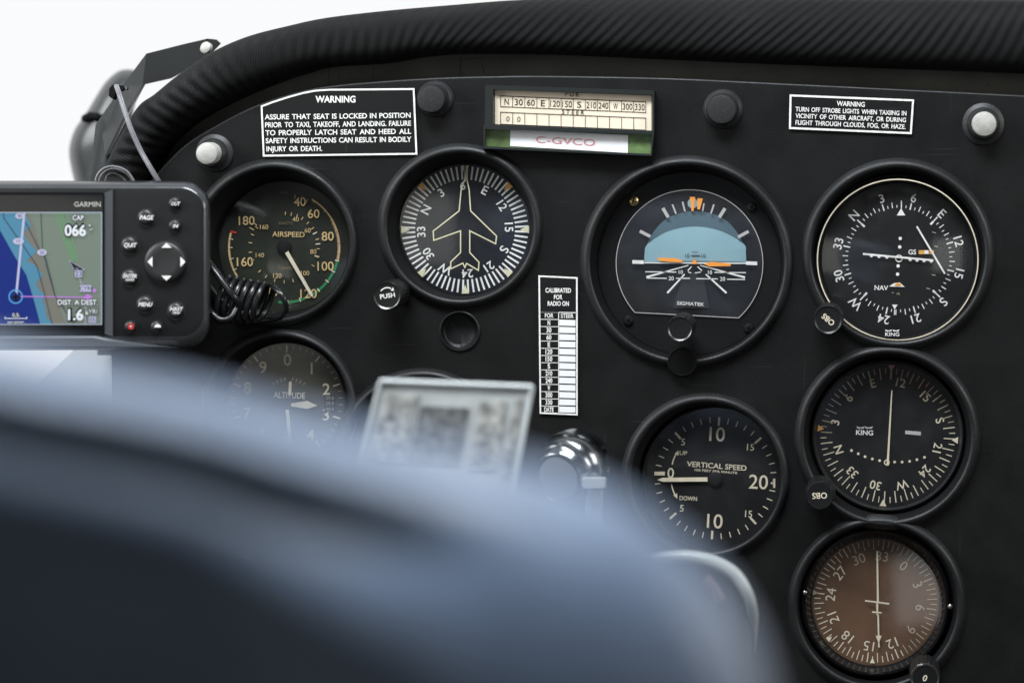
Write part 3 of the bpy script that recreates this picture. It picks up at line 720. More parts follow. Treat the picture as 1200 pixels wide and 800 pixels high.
# ================================================================ placards
def placard_frame(b, pts, w, y, kb='placard'):
    b.poly(pts, y, kb, .0006)
def lines_in(b, rows, x0, x1, cap, y, k, bold, dxdy):
    for s_, yc, full in rows:
        w = x1-x0
        b.text(s_, (x0+x1)/2, yc, cap, y, k, rot=dxdy, width=w, bold=bold)
y0 = -.0012
def justified(b, words, x0, x1, yl, yr, cap, y, k, bold, total=None):
    """spread the words over the line so both ends meet the margins"""
    sy = cap/CAP; ws = []
    for w in words:
        vs = glyphs(w, bold)[0]; ws.append((max(v[0] for v in vs)-min(v[0] for v in vs))*sy)
    sp = cap*.55; sc = min(1.0, (x1-x0-sp*(len(words)-1))/sum(ws)); ws = [w*sc for w in ws]
    gap = (x1-x0-sum(ws))/max(1, len(words)-1) if total is None else total; x = x0
    rot = math.degrees(math.atan2(yr-yl, x1-x0))
    for w, wd in zip(words, ws):
        xc = x+wd/2; b.text(w, xc, yl+(yr-yl)*(xc-x0)/(x1-x0), cap, y, k, rot=rot, width=wd, bold=bold); x += wd+gap

def zw(x, z): return (290+x/4.8, 90+z/4.8)
t = thing('warning_placard', 'black seat latch warning placard with one corner trimmed to the panel edge', 'placard', at(397, 145, y0), 'black warning placards')
out = [zw(76, 165), zw(150, 138), zw(230, 112), zw(310, 90), zw(380, 76), zw(460, 71), zw(938, 67), zw(954, 436), zw(88, 447)]
b = MB(); b.poly(out, y0, 'placard', .0006); b.build('backing', t)
b = MB(); b.path([(px+(397-px)*.008, py+(145-py)*.015) for px, py in out], 2.1, y0-e, 'white', closed=True); b.build('border', t, flat=True)
b = MB(); b.text('WARNING', *zw(495, 127), 7.3, y0-e, 'white', width=47, bold=.03)
X0, X1 = zw(97, 0)[0], zw(918, 0)[0]
for i, ln in enumerate(('ASSURE THAT SEAT IS LOCKED IN POSITION', 'PRIOR TO TAXI, TAKEOFF, AND LANDING. FAILURE', 'TO PROPERLY LATCH SEAT AND HEED ALL', 'SAFETY INSTRUCTIONS CAN RESULT IN BODILY')):
    yl = zw(0, 227+i*44.5)[1]; yr = zw(0, 217+i*45)[1]
    justified(b, ln.split(), X0+i*.4, X1+i*.3, yl, yr, 5.7, y0-e, 'white', .022)
justified(b, ['INJURY', 'OR', 'DEATH.'], X0+2, zw(420, 0)[0], zw(0, 406)[1], zw(0, 404)[1], 5.7, y0-e, 'white', .022)
b.build('lettering', t, flat=True)

def zr(x, z): return (900+x/4, 90+z/4)
t = thing('warning_placard', 'small black strobe light warning placard near the right white cap', 'placard', at(998, 134, y0), 'black warning placards')
out = [zr(103, 85), zr(683, 109), zr(672, 268), zr(100, 243)]
b = MB(); b.poly(out, y0, 'placard', .0006); b.build('backing', t)
b = MB(); b.path([(px+(998-px)*.010, py+(134-py)*.035) for px, py in out], 2.3, y0-e, 'white', closed=True); b.build('border', t, flat=True)
b = MB(); b.text('WARNING', *zr(388, 128), 5.3, y0-e, 'white', width=33, bold=.025, rot=2.4)
for i, ln in enumerate(('TURN OFF STROBE LIGHTS WHEN TAXIING IN', 'VICINITY OF OTHER AIRCRAFT, OR DURING', 'FLIGHT THROUGH CLOUDS, FOG, OR HAZE.')):
    justified(b, ln.split(), zr(129, 0)[0], zr(649-i*2, 0)[0], zr(0, 152+i*31)[1], zr(0, 172+i*31.5)[1], 5.1, y0-e, 'white', .02)
b.build('lettering', t, flat=True)

def zc(x, z): return (620+x/4.214, 310+z/4.21)
t = thing('compass_correction_placard', 'tall narrow black and white radio calibration placard', 'placard', at(654, 405, y0))
out = [zc(46, 53), zc(240, 62), zc(240, 743), zc(52, 735)]
b = MB(); b.poly(out, y0, 'placard', .0006); b.build('backing', t)
b = MB(); b.path([zc(50, 57), zc(236, 66), zc(236, 739), zc(56, 731)], 1.9, y0-e, 'white', closed=True)
for i in range(14):
    z = 234+i*35.6; b.line(zc(56, z), zc(146, z+1), .75, y0-e, 'white')
b.line(zc(56, 234), zc(236, 237), 1.0, y0-e, 'white'); b.line(zc(146, 235), zc(146, 735), .9, y0-e, 'white')
b.build('border', t, flat=True)
b = MB()
for i in range(13):
    z = 234+35.6*(i+1); b.poly([zc(149, z+1.5), zc(229, z+4), zc(229, z+33), zc(149, z+31)], y0-e, 'label')
b.build('blank_cells', t, flat=True)
b = MB()
for s_, z, w in (('CALIBRATED', 127, 30), ('FOR', 160, 10), ('RADIO ON', 192, 25)): b.text(s_, *zc(144, z), 5.0, y0-e, 'white', width=w, bold=.03, rot=.5)
b.text('FOR', *zc(99, 251), 4.8, y0-e, 'white', width=10, bold=.02); b.text('STEER', *zc(188, 253), 4.8, y0-e, 'white', width=15, bold=.02)
for i, s_ in enumerate(('N', '30', '60', 'E', '120', '150', 'S', '210', '240', 'W', '300', '330', 'DATE')): b.text(s_, *zc(98, 234+35.6*(i+1)+17.5), 5.2, y0-e, 'white', bold=.03, width={1: 3, 2: 5.8, 3: 8, 4: 11}[len(s_)])
b.build('lettering', t, flat=True)

# ---- compass card holder
def zk(x, z): return (540+x/4.615, 80+z/4.617)
t = thing('compass_card_holder', 'black framed cream compass correction card with registration strip below', 'card holder', at(667, 141, 0))
def quad_frame(o, i, ya, yb, k, nm):
    b = MB()
    ro = lambda pts, f: [(sum(p[0] for p in pts)/4+(x-sum(p[0] for p in pts)/4)*f, sum(p[1] for p in pts)/4+(z-sum(p[1] for p in pts)/4)*f) for x, z in pts]
    b.outline_loft([(o, ya), (ro(o, .998), yb+.001), (ro(o, .990), yb), (ro(i, 1.012), yb), (i, yb+.0012), (i, ya-.0004)], k); return b.build(nm, t, sharp=30)
A_o = [zk(128, 90), zk(1050, 121), zk(1050, 345), zk(128, 318)]; A_i = [zk(180, 116), zk(1033, 146), zk(1033, 345), zk(180, 312)]
B_o = [zk(120, 306), zk(1050, 338), zk(1036, 476), zk(122, 435)]; B_i = [zk(138, 330), zk(1030, 358), zk(1026, 464), zk(136, 422)]
b = MB(); b.poly([zk(130, 92), zk(1048, 123), zk(1034, 470), zk(124, 432)], -.0014, 'frame', .0014); b.build('back_plate', t)
quad_frame(A_o, A_i, .0005, -.0055, 'frame', 'card_frame')
quad_frame(B_o, B_i, .0005, -.0085, 'frame', 'strip_frame')
b = MB(); b.poly([zk(184, 117), zk(1031, 149), zk(1031, 338), zk(184, 303)], -.0020, 'paper', .0005); cd = b.build('card', t)
b = MB()
def ck(u, v): # u 0..1 across the table, v in zoomed rows
    return zk(215+u*785, v+u*32)
for v0, v1 in ((150, 208), (238, 303)):
    b.path([ck(0, v0), ck(1, v0), ck(1, v1), ck(0, v1)], .75, -.0023, 'ink', closed=True)
    for i in range(1, 12): b.line(ck(i/12, v0), ck(i/12, v1), .7, -.0023, 'ink')
b.build('table_lines', cd, flat=True)
b = MB(); rk = 2.3
for i, s_ in enumerate(('N', '30', '60', 'E', '120', '150', 'S', '210', '240', 'W', '300', '330')): b.text(s_, *ck((i+.5)/12, 180), 7, -.0023, 'ink', rot=rk, width={1: 5, 2: 9.2, 3: 11.4}[len(s_)])
b.text('F O R', *zk(603, 141), 5.4, -.0023, 'ink', rot=rk, width=16, bold=.01); b.text('S T E E R', *zk(607, 238), 5.2, -.0023, 'ink', rot=rk, width=26, bold=.01)
b.text('0', *ck(.05, 272), 6, -.0023, 'inkgrey', rot=10); b.text('0', *ck(.125, 272), 6, -.0023, 'inkgrey', rot=8); b.build('printing', cd, flat=True)
b = MB(); b.poly([zk(134, 326), zk(1032, 354), zk(1028, 466), zk(134, 424)], -.0040, 'greenacrylic', .002); st = b.build('green_strip', t)
b = MB(); b.poly([zk(268, 332), zk(905, 362), zk(903, 458), zk(267, 421)], -.0044, 'label', .0003); lb = b.build('registration_label', t)
b = MB(); b.text('C-GVCO', *zk(566, 394), 7.4, -.0047, 'redink', rot=3.2, width=69, bold=-.006); b.build('lettering', lb, flat=True)

# ---- plugs and caps on the panel
for px, py, r, lab in ((505, 116, 17.5, 'round black rubber plug beside the seat latch warning placard'), (845.5, 128, 19, 'round black rubber plug right of the compass card holder')):
    k = S
    b = MB(); o = at(px, py, -.0096); o.y = 0; b.lathe3(o, (0, -1, 0), [(r*1.25*k, -.0005), (r*1.22*k, .0008), (r*1.05*k, .0022), (r*.98*k, .0030), (r*.95*k, .0075), (r*.86*k, .0092), (r*.6*k, .0096), (.0002, .0096)], 'rubber', n=48)
    tag(b.build('rubber_plug', None, origin=at(px, py, 0)), lab, 'plug', 'black rubber plugs on the panel')
for px, py, r, lab in ((241, 180, 13, 'white round cap in a black socket near the left panel edge'), (1152.5, 145.5, 14.5, 'white round cap right of the strobe light placard')):
    t = thing('panel_cap', lab, 'cap', at(px, py, 0), 'white caps on the panel')
    b = MB(); o = at(px+1, py, -.012); o.y = 0; b.lathe3(o, (-.02, -1, 0), [(r*1.75*S, -.0005), (r*1.68*S, .0010), (r*1.35*S, .0022), (r*1.22*S, .0050), (r*1.12*S, .0058), (r*1.0*S, .0055), (.0002, .0052)], 'rubber', n=48); b.build('socket', t)
    b = MB(); b.lathe3(o, (0, -1, 0), [(r*.98*S, .004), (r*1.0*S, .0105), (r*.92*S, .0120), (r*.6*S, .0129), (.0002, .0132)], 'ivory', n=40); b.build('cap_face', t)

# ================================================================ coaming and glareshield
t = thing('glareshield', 'ribbed black padded glareshield arching over the instrument panel', 'glareshield', at(600, 30, 0))
TOP = [(96, 268), (102, 222), (121, 178), (149, 127), (171, 109), (199, 86), (237, 60), (280, 41), (330, 28), (373, 19), (440, 11), (520, 4), (600, -2), (700, -5), (850, -5), (1000, -4), (1330, -2)]
BOT = [(152, 268), (158, 215), (174, 177), (200, 151), (226, 134), (255, 119), (282, 107), (310, 96), (340, 86), (370, 78), (440, 73), (490, 65), (540, 62), (640, 63), (780, 69), (920, 75), (1330, 90)]
NS = 260; tp = cat_rom(TOP, NS); bo = cat_rom(BOT, NS); NP = 40
b = MB(); uvs = []
arc = 0; prev = None
yr = -.012
def sp(v, p): return math.copysign(abs(v)**p, v)
for i in range(NS+1):
    T, B = at(*tp[i], yr), at(*bo[i], yr); mid = (T+B)/2; h = (T-B)/2
    if prev is not None: arc += (mid-prev).length
    prev = mid
    for j in range(NP):
        a = 2*PI*j/NP; p = mid+h*sp(math.cos(a), .72); p.y = .010-sp(math.sin(a), .66)*.021
        b.v.append(p); uvs.append((arc*10+.2142*j/NP, j/NP))
for i in range(NS):
    for j in range(NP):
        k = (j+1) % NP; b.face((i*NP+j, i*NP+k, (i+1)*NP+k, (i+1)*NP+j), 'pad')
padob = b.build('padded_roll', t, sharp=180)
uvl = padob.data.uv_layers.new(name='UVMap')
for p in padob.data.polygons:
    js = [padob.data.loops[li].vertex_index % NP for li in p.loop_indices]
    wrap = max(js)-min(js) > 2
    for li in p.loop_indices:
        vi = padob.data.loops[li].vertex_index; u, v = uvs[vi]
        if wrap and vi % NP == 0: v = 1.0; u += .2142
        uvl.data[li].uv = (u, v)
b = MB(); rows = []
for y_, dz in ((.03, -.004), (.45, -.004), (.45, -.012), (.03, -.012)):
    rows.append(b.add([at(*tp[i], yr)+Vector((0.004 if i < 60 else 0, y_-yr, dz)) for i in range(0, NS+1, 4)]))
n = len(range(0, NS+1, 4))
for r0, r1 in ((0, 1), (1, 2), (2, 3), (3, 0)):
    for i in range(n-1): b.face((rows[r0]+i, rows[r0]+i+1, rows[r1]+i+1, rows[r1]+i), 'coaming')
b.build('deck', t)
b = MB(); cb = [(131, 900), (131, 418), (119, 340), (112, 268), (118, 222), (135, 180), (160, 133)]+[((tp[i][0]+bo[i][0])/2, (tp[i][1]+bo[i][1])/2) for i in range(80, NS+1, 6)]+[(1330, 900)]
b.poly(cb, .022, 'coaming', .003); b.build('backing_board', t)
b = MB()
for pts, w in (([(385, 78), (386, 103)], 1.0), ([(438, 74), (437, 97)], 1.0), ([(396, 86), (398, 95)], .8), ([(540, 66), (539, 88)], 1.2), ([(537, 70), (568, 68)], 1.0), ([(564, 74), (568, 86)], 1.0), ([(1157, 99), (1158, 100.5)], 2)):
    b.path(pts, w, .0212, 'bracket')
b.build('seam_marks', t, flat=True)

# ================================================================ left window bits
def zb(x, z): return (60+x/4.21, 30+z/4.21)
t = thing('mounting_bracket', 'folded dark metal bracket bolted to the left end of the glareshield', 'bracket', at(180, 90, .01))
def plate(pts, k='bracket', th=.0015):
    """folded sheet: each corner (pixel x, pixel y, depth)"""
    P = [at(*p) for p in pts]; n_ = (P[1]-P[0]).cross(P[2]-P[0]).normalized()
    if n_.y > 0: n_ = -n_
    n0 = len(P); i0 = b.add(P); i1 = b.add([p-n_*th for p in P]); b.face(range(i0, i0+n0), k); b.face(range(i1, i1+n0), k)
    for i in range(n0): j = (i+1) % n0; b.face((i0+i, i1+i, i1+j, i0+j), k)
b = MB(); plate([(171.5, 63, .03), (215, 52, .03), (243, 45.5, .03), (253, 46.5, .03), (258, 51, .03), (240, 70, .03), (200, 92, .03), (167, 99.5, .03)]); b.build('upper_plate', t)
b = MB(); plate([(171.5, 63, .03), (167, 99.5, .03), (151, 125, .012), (123, 182, .004), (119, 150, .02), (143, 101, .035)]); b.build('folded_plate', t)
b = MB(); plate([(143, 102, .034), (119, 136, .02), (112, 146, .02), (105, 215, .01), (125, 215, .01), (124, 180, .012), (128, 145, .02)]); b.build('lower_plate', t)
b = MB(); b.lathe3(at(243, 57, .02), (-.3, -1, .3), [(.0036, 0), (.0036, .002), (.0026, .003), (.0002, .0034)], 'ivory', n=20); b.build('bolt_head', t)
b = MB(); b.lathe3(at(149, 104, .024), (-.5, -1, .2), [(.0012, 0), (.0012, .001), (.0002, .0012)], 'screwblack', n=12); b.build('rivet', t)

t = thing('window_post', 'dark rounded post out of focus against the white window', 'post', at(115, 150, .13))
b = MB(); yq = .13
po = cat_rom([(165, 84), (150, 81.5), (138, 84), (124, 96), (112, 114), (100, 134), (88, 151), (82, 168), (81, 182), (84, 200), (90, 225), (98, 262), (135, 265), (150, 170), (165, 84)], 64)[:-1]
cxm, cym = 122, 165
outs = [([(cxm+(x-cxm)*f, cym+(z-cym)*f) for x, z in po], y_) for f, y_ in ((.97, yq+.05), (1.0, yq+.03), (1.0, yq+.012), (.95, yq+.002), (.84, yq-.005), (.6, yq-.010), (.02, yq-.012))]
b.outline_loft(outs, 'post', cap0=True, cap1=True); b.build('post_cover', t, sharp=70)
b = MB(); b.tube([at(100, 139, yq-.006), at(106, 136, yq-.012), at(113, 137, yq-.012), at(121, 141, yq-.008)], .0028, 'hole', n=10); b.build('grip_groove', t)

t = thing('antenna_cable', 'grey cable hanging from a black clip on the bracket', 'cable', at(136, 102, 0))
pts = cat_rom([(136, 101, -.002), (138.5, 108, -.010), (142, 119, -.014), (147.5, 136, -.017), (154, 154, -.019), (165, 178, -.020), (177, 199, -.022), (188, 219, -.020), (196, 250, -.012)], 48)
b = MB(); b.tube([at(*p) for p in pts], .00115, 'greycable', n=12); b.build('lead', t)
b = MB(); b.tube([at(p[0]+2.0, p[1]-1.2, p[2]-.0004) for p in pts], .00055, 'greycable', n=8); b.build('second_wire', t)
b = MB(); b.poly([(128, 104), (132, 99.5), (141, 100.5), (144, 105), (141, 107), (136, 104), (133, 117), (127.5, 113)], .004, 'hole', .004); b.build('clip', t)
t = thing('wire_loop', 'thin grey looped wire rising behind the portable navigator', 'wire', at(135, 200, -.02))
b = MB(); b.tube([at(*p) for p in cat_rom([(111, 222, -.02), (113, 208, -.02), (120, 198.5, -.02), (131, 195, -.02), (143, 197.5, -.02), (152, 204, -.02), (162, 222, -.02)], 36)], .0006, 'greycable', n=8)
b.tube([at(*p) for p in cat_rom([(114.5, 222, -.018), (117, 209, -.018), (124, 200.5, -.018), (135, 198, -.018), (147, 203, -.018), (155, 212, -.018), (160, 224, -.018)], 36)], .0005, 'greycable', n=8)
b.tube([at(*p) for p in cat_rom([(122, 222, -.016), (125, 207, -.016), (133, 203.5, -.016), (144, 208, -.016), (152, 220, -.016)], 30)], .0005, 'greycable', n=8); b.build('strands', t)

t = thing('door_frame', 'pale grey door frame edge below the portable navigator', 'door frame', at(90, 450, .12))
b = MB(); b.poly([(128, 417), (131, 424), (131, 560), (20, 560), (45, 450), (85, 412), (85, 400), (128, 400)], .10, 'doorframe', .01); b.build('frame_edge', t)
b = MB(); b.rect(114, 405, 134, 416.5, .085, 'bracket', .01); b.build('hinge', t)

# ================================================================ portable navigator
yb, yf = -.014, -.046
t = thing('portable_navigator', 'black portable satellite navigator with a lit colour map screen', 'navigator', at(80, 310, yf))
def gout(x0, y0_, x1, y1, r, bulge):
    o = rrect(x0, y0_, x1, y1, r, 12); ym = (y0_+y1)/2; hh = (y1-y0_)/2
    return [(x+(bulge*(1-((z-ym)/hh)**2) if x > x1-r-1 else 0), z) for x, z in o]
b = MB()
b.outline_loft([(gout(-104, 218, 241, 404, 30, 5), yb), (gout(-106, 213, 244, 409, 30, 5), yb-.008), (gout(-106, 212, 244.5, 410, 30, 5), yf+.012), (gout(-105, 213.2, 243.2, 408.5, 29, 5), yf+.007)], 'gps', cap0=True)
b.outline_loft([(gout(-98, 220.5, 236.5, 394, 24, 4.6), yf+.0002), (gout(-97, 222, 235, 393, 23, 4.6), yf)], 'gps', cap1=True)
b.build('housing', t, sharp=50)
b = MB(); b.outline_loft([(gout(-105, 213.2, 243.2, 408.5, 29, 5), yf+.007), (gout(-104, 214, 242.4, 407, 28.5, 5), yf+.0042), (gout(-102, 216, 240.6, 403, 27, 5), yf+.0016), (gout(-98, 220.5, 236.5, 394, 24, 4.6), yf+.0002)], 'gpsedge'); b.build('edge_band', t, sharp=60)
b = MB(); b.outline_loft([([(-104, 392), (112, 392.5), (124, 395), (150, 399), (190, 404.5), (215, 407.4), (120, 408.6), (-104, 409)], yf+.006), ([(-103, 393), (112, 393.5), (123, 396), (149, 400), (186, 405.2), (205, 407.0), (120, 407.4), (-103, 407.7)], yf-.0006), ([(-102, 396), (110, 396), (122, 398.5), (148, 402), (180, 405.4), (190, 406.2), (120, 405.6), (-102, 405.6)], yf-.0016)], 'gpstrim', cap1=True); b.build('lower_lip', t)
b = MB(); b.outline_loft([(rrect(-100, 224.5, 123, 392, 3), yf+.001), (rrect(-99, 225.5, 122, 391, 3), yf-.0012), (rrect(-96, 228, 120.5, 389.5, 2), yf-.0014)], 'gpsglossy', cap1=True); bz = b.build('screen_bezel', t, sharp=30)
b = MB(); b.poly([(122.5, 226), (132, 222), (132, 394), (122.5, 391)], yf-.0008, 'gpstrim', .002); b.build('bezel_step', bz)
b = MB(); b.text('GARMIN', 102.5, 239.4, 5.6, yf-.0017, 'logo', width=31, bold=.012); b.build('lettering', bz, flat=True)
def em(name, rgb, st=.56):
    c = lin(rgb); m = mat('screen_'+name, tuple(v*.3 for v in c), .3, emit=st, spec=.3); M[name] = m
    m.node_tree.nodes['Principled BSDF'].inputs['Emission Color'].default_value = (*c, 1)
em('p_sea', (14, 42, 128)); em('p_water', (82, 142, 172)); em('p_olive', (122, 136, 124)); em('p_brown', (124, 124, 114)); em('p_white', (240, 244, 252)); em('p_black', (14, 16, 24)); em('p_road', (58, 62, 78)); em('p_mag', (196, 130, 222)); em('p_green', (70, 190, 80)); em('p_lilac', (196, 196, 226)); em('p_cyan', (90, 170, 230)); em('p_edge', (180, 190, 205))
ys = yf-.0017
def zs(x, z): return (x/5.33, 240+z/5.33)
b = MB(); b.rect(-76, 249, 119, 380, ys, 'p_olive')
br = [(0, -260), (60, -260)]
shore = [(150, 50), (195, 130), (150, 170), (160, 210), (230, 290), (165, 350), (210, 370), (235, 400), (270, 435), (225, 490), (235, 520), (275, 560), (270, 610), (285, 640), (290, 700), (338, 746)]
b.poly([zs(*p) for p in ([(120, 48), (172, 48), (215, 130), (245, 260), (290, 420), (345, 580), (410, 746), (240, 746), (120, 300)])], ys-.00012, 'p_brown')
b.poly([(-76, 249)]+[zs(*p) for p in shore]+[(-76, 380)], ys-.00024, 'p_water')
b.poly([(-76, 249), (-6, 249), zs(-5, 130), zs(0, 160), zs(45, 240), zs(90, 320), zs(165, 440), zs(210, 590), zs(252, 746), (-76, 380)], ys-.00036, 'p_sea')
scr = b.build('screen', bz, flat=True)
b = MB(); yy = ys-.0005
for rd in ([(20, 50), (25, 85), (140, 250), (230, 380), (280, 560), (325, 744)], [(160, 110), (245, 280), (285, 330), (345, 570)], [(255, 50), (265, 280), (300, 420), (345, 570), (400, 650), (462, 744)]):
    b.path([zs(*p) for p in rd], .95, yy, 'p_road')
for x0, x1 in ((345, 452), (366, 462), (384, 470), (416, 484)): b.line(zs(x0, 50), zs(x1, 352), .5, yy, 'p_green')
b.line(zs(152, 50), zs(102, 556), 2.7, yy, 'p_lilac'); b.line(zs(128, 572), zs(560, 578), 1.3, yy, 'p_mag')
b.line(zs(490, 440), zs(510, 498), .5, yy, 'p_lilac'); b.line(zs(535, 620), zs(532, 744), .6, yy, 'p_lilac')
b.ring(*zs(98, 573), 7, 8.4, yy-.0001, 'p_cyan'); c0 = zs(98, 573); ap = yy-.0002
b.line((c0[0], c0[1]-5), (c0[0], c0[1]+4), 2.4, ap, 'p_black'); b.line((c0[0]-5, c0[1]+.5), (c0[0]+5, c0[1]+.5), 2.2, ap, 'p_black'); b.line((c0[0]-2.5, c0[1]+4), (c0[0]+2.5, c0[1]+4), 1.6, ap, 'p_black')
tri = [zs(433, 350), zs(527, 404), zs(478, 432)]; b.poly(tri, ap, 'p_black'); b.path(tri, .6, ap-.0001, 'p_lilac', closed=True); b.text('N', *zs(481, 400), 3, ap-.0001, 'p_lilac')
b.poly([zs(575, 535), zs(590, 518), zs(604, 535), zs(590, 552)], ap, 'p_mag')
b.poly([zs(522, 585), zs(545, 555), zs(578, 572), zs(560, 590)], ap, 'p_mag')
def chip(s_, x, z, w, h, cap):
    b.rect(*zs(x-w/2, z-h/2), *zs(x+w/2, z+h/2), ap-.0001, 'p_lilac'); b.path([zs(x-w/2, z-h/2), zs(x+w/2, z-h/2), zs(x+w/2, z+h/2), zs(x-w/2, z+h/2)], .4, ap-.0002, 'p_black', closed=True); b.text(s_, *zs(x, z), cap, ap-.0002, 'p_black')
chip('23', 490, 430, 48, 46, 5.4); chip('CYRI', 535, 521, 76, 44, 4.6); chip('05', 577, 716, 50, 42, 5)
for s_, x, z, rx, ry in (('17', 115, 228, 34, 20), ('20', 262, 297, 30, 20), ('40', 123, 70, 28, 18)):
    b.poly([zs(x+rx*math.cos(a*PI/12), z+ry*math.sin(a*PI/12)) for a in range(24)], ap, 'p_lilac'); b.text(s_, *zs(x, z), 3.6, ap-.0001, 'p_road')
def halo(s_, x, z, cap, bold=.02, width=None):
    b.text(s_, *zs(x, z), cap, ap-.0003, 'p_black', bold=bold+.10, width=None if width is None else width+1.6); b.text(s_, *zs(x, z), cap, ap-.0004, 'p_white', bold=bold, width=width)
halo('CAP', 488, 81, 5.6, width=13); halo('066', 470, 160, 12, .03, 25); halo('°', 560, 140, 6, .02); halo('M', 570, 155, 3, .0)
halo('DIST. A DEST.', 486, 608, 5.8, width=47); halo('1.6', 472, 686, 12, .03, 18); halo("k", 544, 672, 5, .02); halo('YRI', 580, 665, 5, .0)
halo('0.5:', 100, 688, 4.2, .01); halo('sur-zoom', 98, 730, 3.0, .01, 19)
b.path([zs(32, 698), zs(32, 709), zs(168, 709), zs(168, 698)], .8, ap, 'p_white')
b.build('map_symbols', bz, flat=True)
b = MB(); b.path([(-76, 249), (119, 249), (119, 380), (-76, 380)], 1.0, yy-.0008, 'p_edge', closed=True); b.build('screen_edge', bz, flat=True)
def button(px, py, r, txt, cap, k='button', tk='white', w=None, nm='button'):
    b = MB(); rr = r*S*(1+yf)
    b.lathe3(at(px, py, yf), (0, -1, 0), [(rr*1.22, -.0006), (rr*1.2, .0002), (rr*1.02, .0001), (rr*.99, .0012), (rr*.88, .0022), (rr*.6, .0027), (.0002, .0029)], k, n=36); o = b.build(nm, t, sharp=60)
    if txt:
        b = MB(); ls = txt.split('|')
        for i, l in enumerate(ls): b.text(l, px, py+.6+(i-(len(ls)-1)/2)*4.4, cap if i == 0 else cap*.62, yf-.0031, tk, bold=.02, slant=.22, width=(w if i == 0 else None))
        b.build('lettering', o, flat=True)
    return o
button(205.7, 238, 6.8, 'OUT', 3.8, w=10); button(205.7, 264.2, 6.8, 'IN', 3.8, w=5.4); button(171.8, 254.4, 9.4, 'PAGE', 4.8, w=15.5); button(152.6, 286.6, 9.4, 'QUIT', 4.8, w=14.5)
button(152.6, 325, 9.4, 'ENTER|MARK', 4.2, w=16); button(170.5, 356, 9.4, 'MENU', 4.6, w=15.5); button(206.8, 363.6, 9.4, 'NRST|FIND', 4.2, w=14.5)
M['redbtn'] = mat('red_print', (.55, .03, .03), .4)
o = button(153.4, 382, 6.2, None, 4); b = MB(); b.ring(153.4, 382.3, 1.6, 3.6, yf-.0031, 'redbtn'); b.disc(153.4, 382.3, 1.0, yf-.0031, 'white', 12); b.build('power_mark', o, flat=True)
o = button(184, 382, 6.2, None, 4); b = MB(); b.poly([(180.5, 383.5), (182, 380.5), (185, 379.6), (188.5, 381.5), (188.5, 383.5)], yf-.0031, 'white'); b.build('lamp_mark', o, flat=True)
b = MB(); rr = 24.5*S*(1+yf); b.lathe3(at(195, 306.7, yf), (0, -1, 0), [(rr*1.06, -.0005), (rr*1.04, .0004), (rr*.99, .0003), (rr*.97, .0022), (rr*.88, .0034), (rr*.55, .0029), (.0002, .0026)], 'button', n=64); o = b.build('rocker_pad', t, sharp=60)
b = MB(); q = yf-.0037
for dx, dy in ((0, -1), (1, 0), (0, 1), (-1, 0)):
    c = (195+dx*18, 306.7+dy*18); p_ = (-dy, dx); tip = (c[0]+dx*4.2, c[1]+dy*4.2)
    b.poly([tip, (c[0]+p_[0]*6-dx*1.6, c[1]+p_[1]*6-dy*1.6), (c[0]-p_[0]*6-dx*1.6, c[1]-p_[1]*6-dy*1.6)], q, 'white')
b.build('arrow_marks', o, flat=True)

# ---- coiled cord
t = thing('coiled_cord', 'black coiled cord bunched beside the navigator in front of the airspeed dial', 'cord', at(290, 352, -.02))
pts = []
for i in range(6*40+1):
    u = i/240; a = 2*PI*i/40; R_ = 25-5*u
    pts.append(at(262+50*u+3*math.sin(a)*0, 351+4*u, -.022)+Vector((math.cos(a)*.0035, -math.sin(a)*R_*S*.85, math.cos(a)*R_*S)))
b = MB(); b.tube(pts, .00175, 'cord', n=12); b.build('coil', t)
pts = [pts[-1]]+[at(*p) for p in ((322, 338, -.030), (331, 346, -.034), (335, 360, -.032), (330, 371, -.024), (318, 374, -.014), (300, 376, -.004))]
b = MB(); b.tube([Vector(p) for p in cat_rom([tuple(p) for p in pts], 40)], .0016, 'cord', n=12); b.build('tail', t)
b = MB(); b.tube([at(*p) for p in cat_rom([(240, 302, -.03), (252, 318, -.034), (263, 333, -.036), (275, 349, -.036), (283, 362, -.03)], 30)], .0020, 'cord', n=12)
b.tube([at(*p) for p in cat_rom([(236, 356, -.03), (248, 366, -.036), (258, 374, -.037), (270, 372, -.036), (278, 358, -.032)], 30)], .0016, 'cord', n=12); b.build('lead_in', t)

# ================================================================ things at the yoke
t = thing('clip_holder', 'pale clear plastic chart holder standing out of focus before the panel', 'chart holder', at(530, 500, -.19))
yh = -.19
TL, TR, BR, BL = (446, 446), (624, 453), (590, 640), (400, 625)
def hq(u, v): return (TL[0]*(1-u)*(1-v)+TR[0]*u*(1-v)+BR[0]*u*v+BL[0]*(1-u)*v, TL[1]*(1-u)*(1-v)+TR[1]*u*(1-v)+BR[1]*u*v+BL[1]*(1-u)*v)
b = MB(); b.poly([hq(.01, .01), hq(.99, .01), hq(.99, .99), hq(.01, .99)], yh+.001, 'sheet', .002); b.build('back_sheet', t)
b = MB()
for p, q_, r_ in ((hq(0, 0), hq(1, 0), .0026), (hq(0, 0), hq(0, 1), .0022), (hq(1, 0), hq(1, 1), .0022), (hq(0, 1), hq(1, 1), .0022)): b.tube([at(*p, yh), at(*[(x+z)/2 for x, z in zip(p, q_)], yh), at(*q_, yh)], r_*.42, 'clearpl', n=10)
b.build('rim', t)
b = MB(); b.poly([hq(.30, .15), hq(.61, .15), hq(.62, .50), hq(.30, .50)], yh, 'sheetdark', .0008); b.build('dark_insert', t)
b = MB(); b.poly([hq(.06, .08), hq(.27, .08), hq(.28, .5), hq(.05, .5)], yh, 'sheetbeige', .0008); b.build('beige_insert', t)
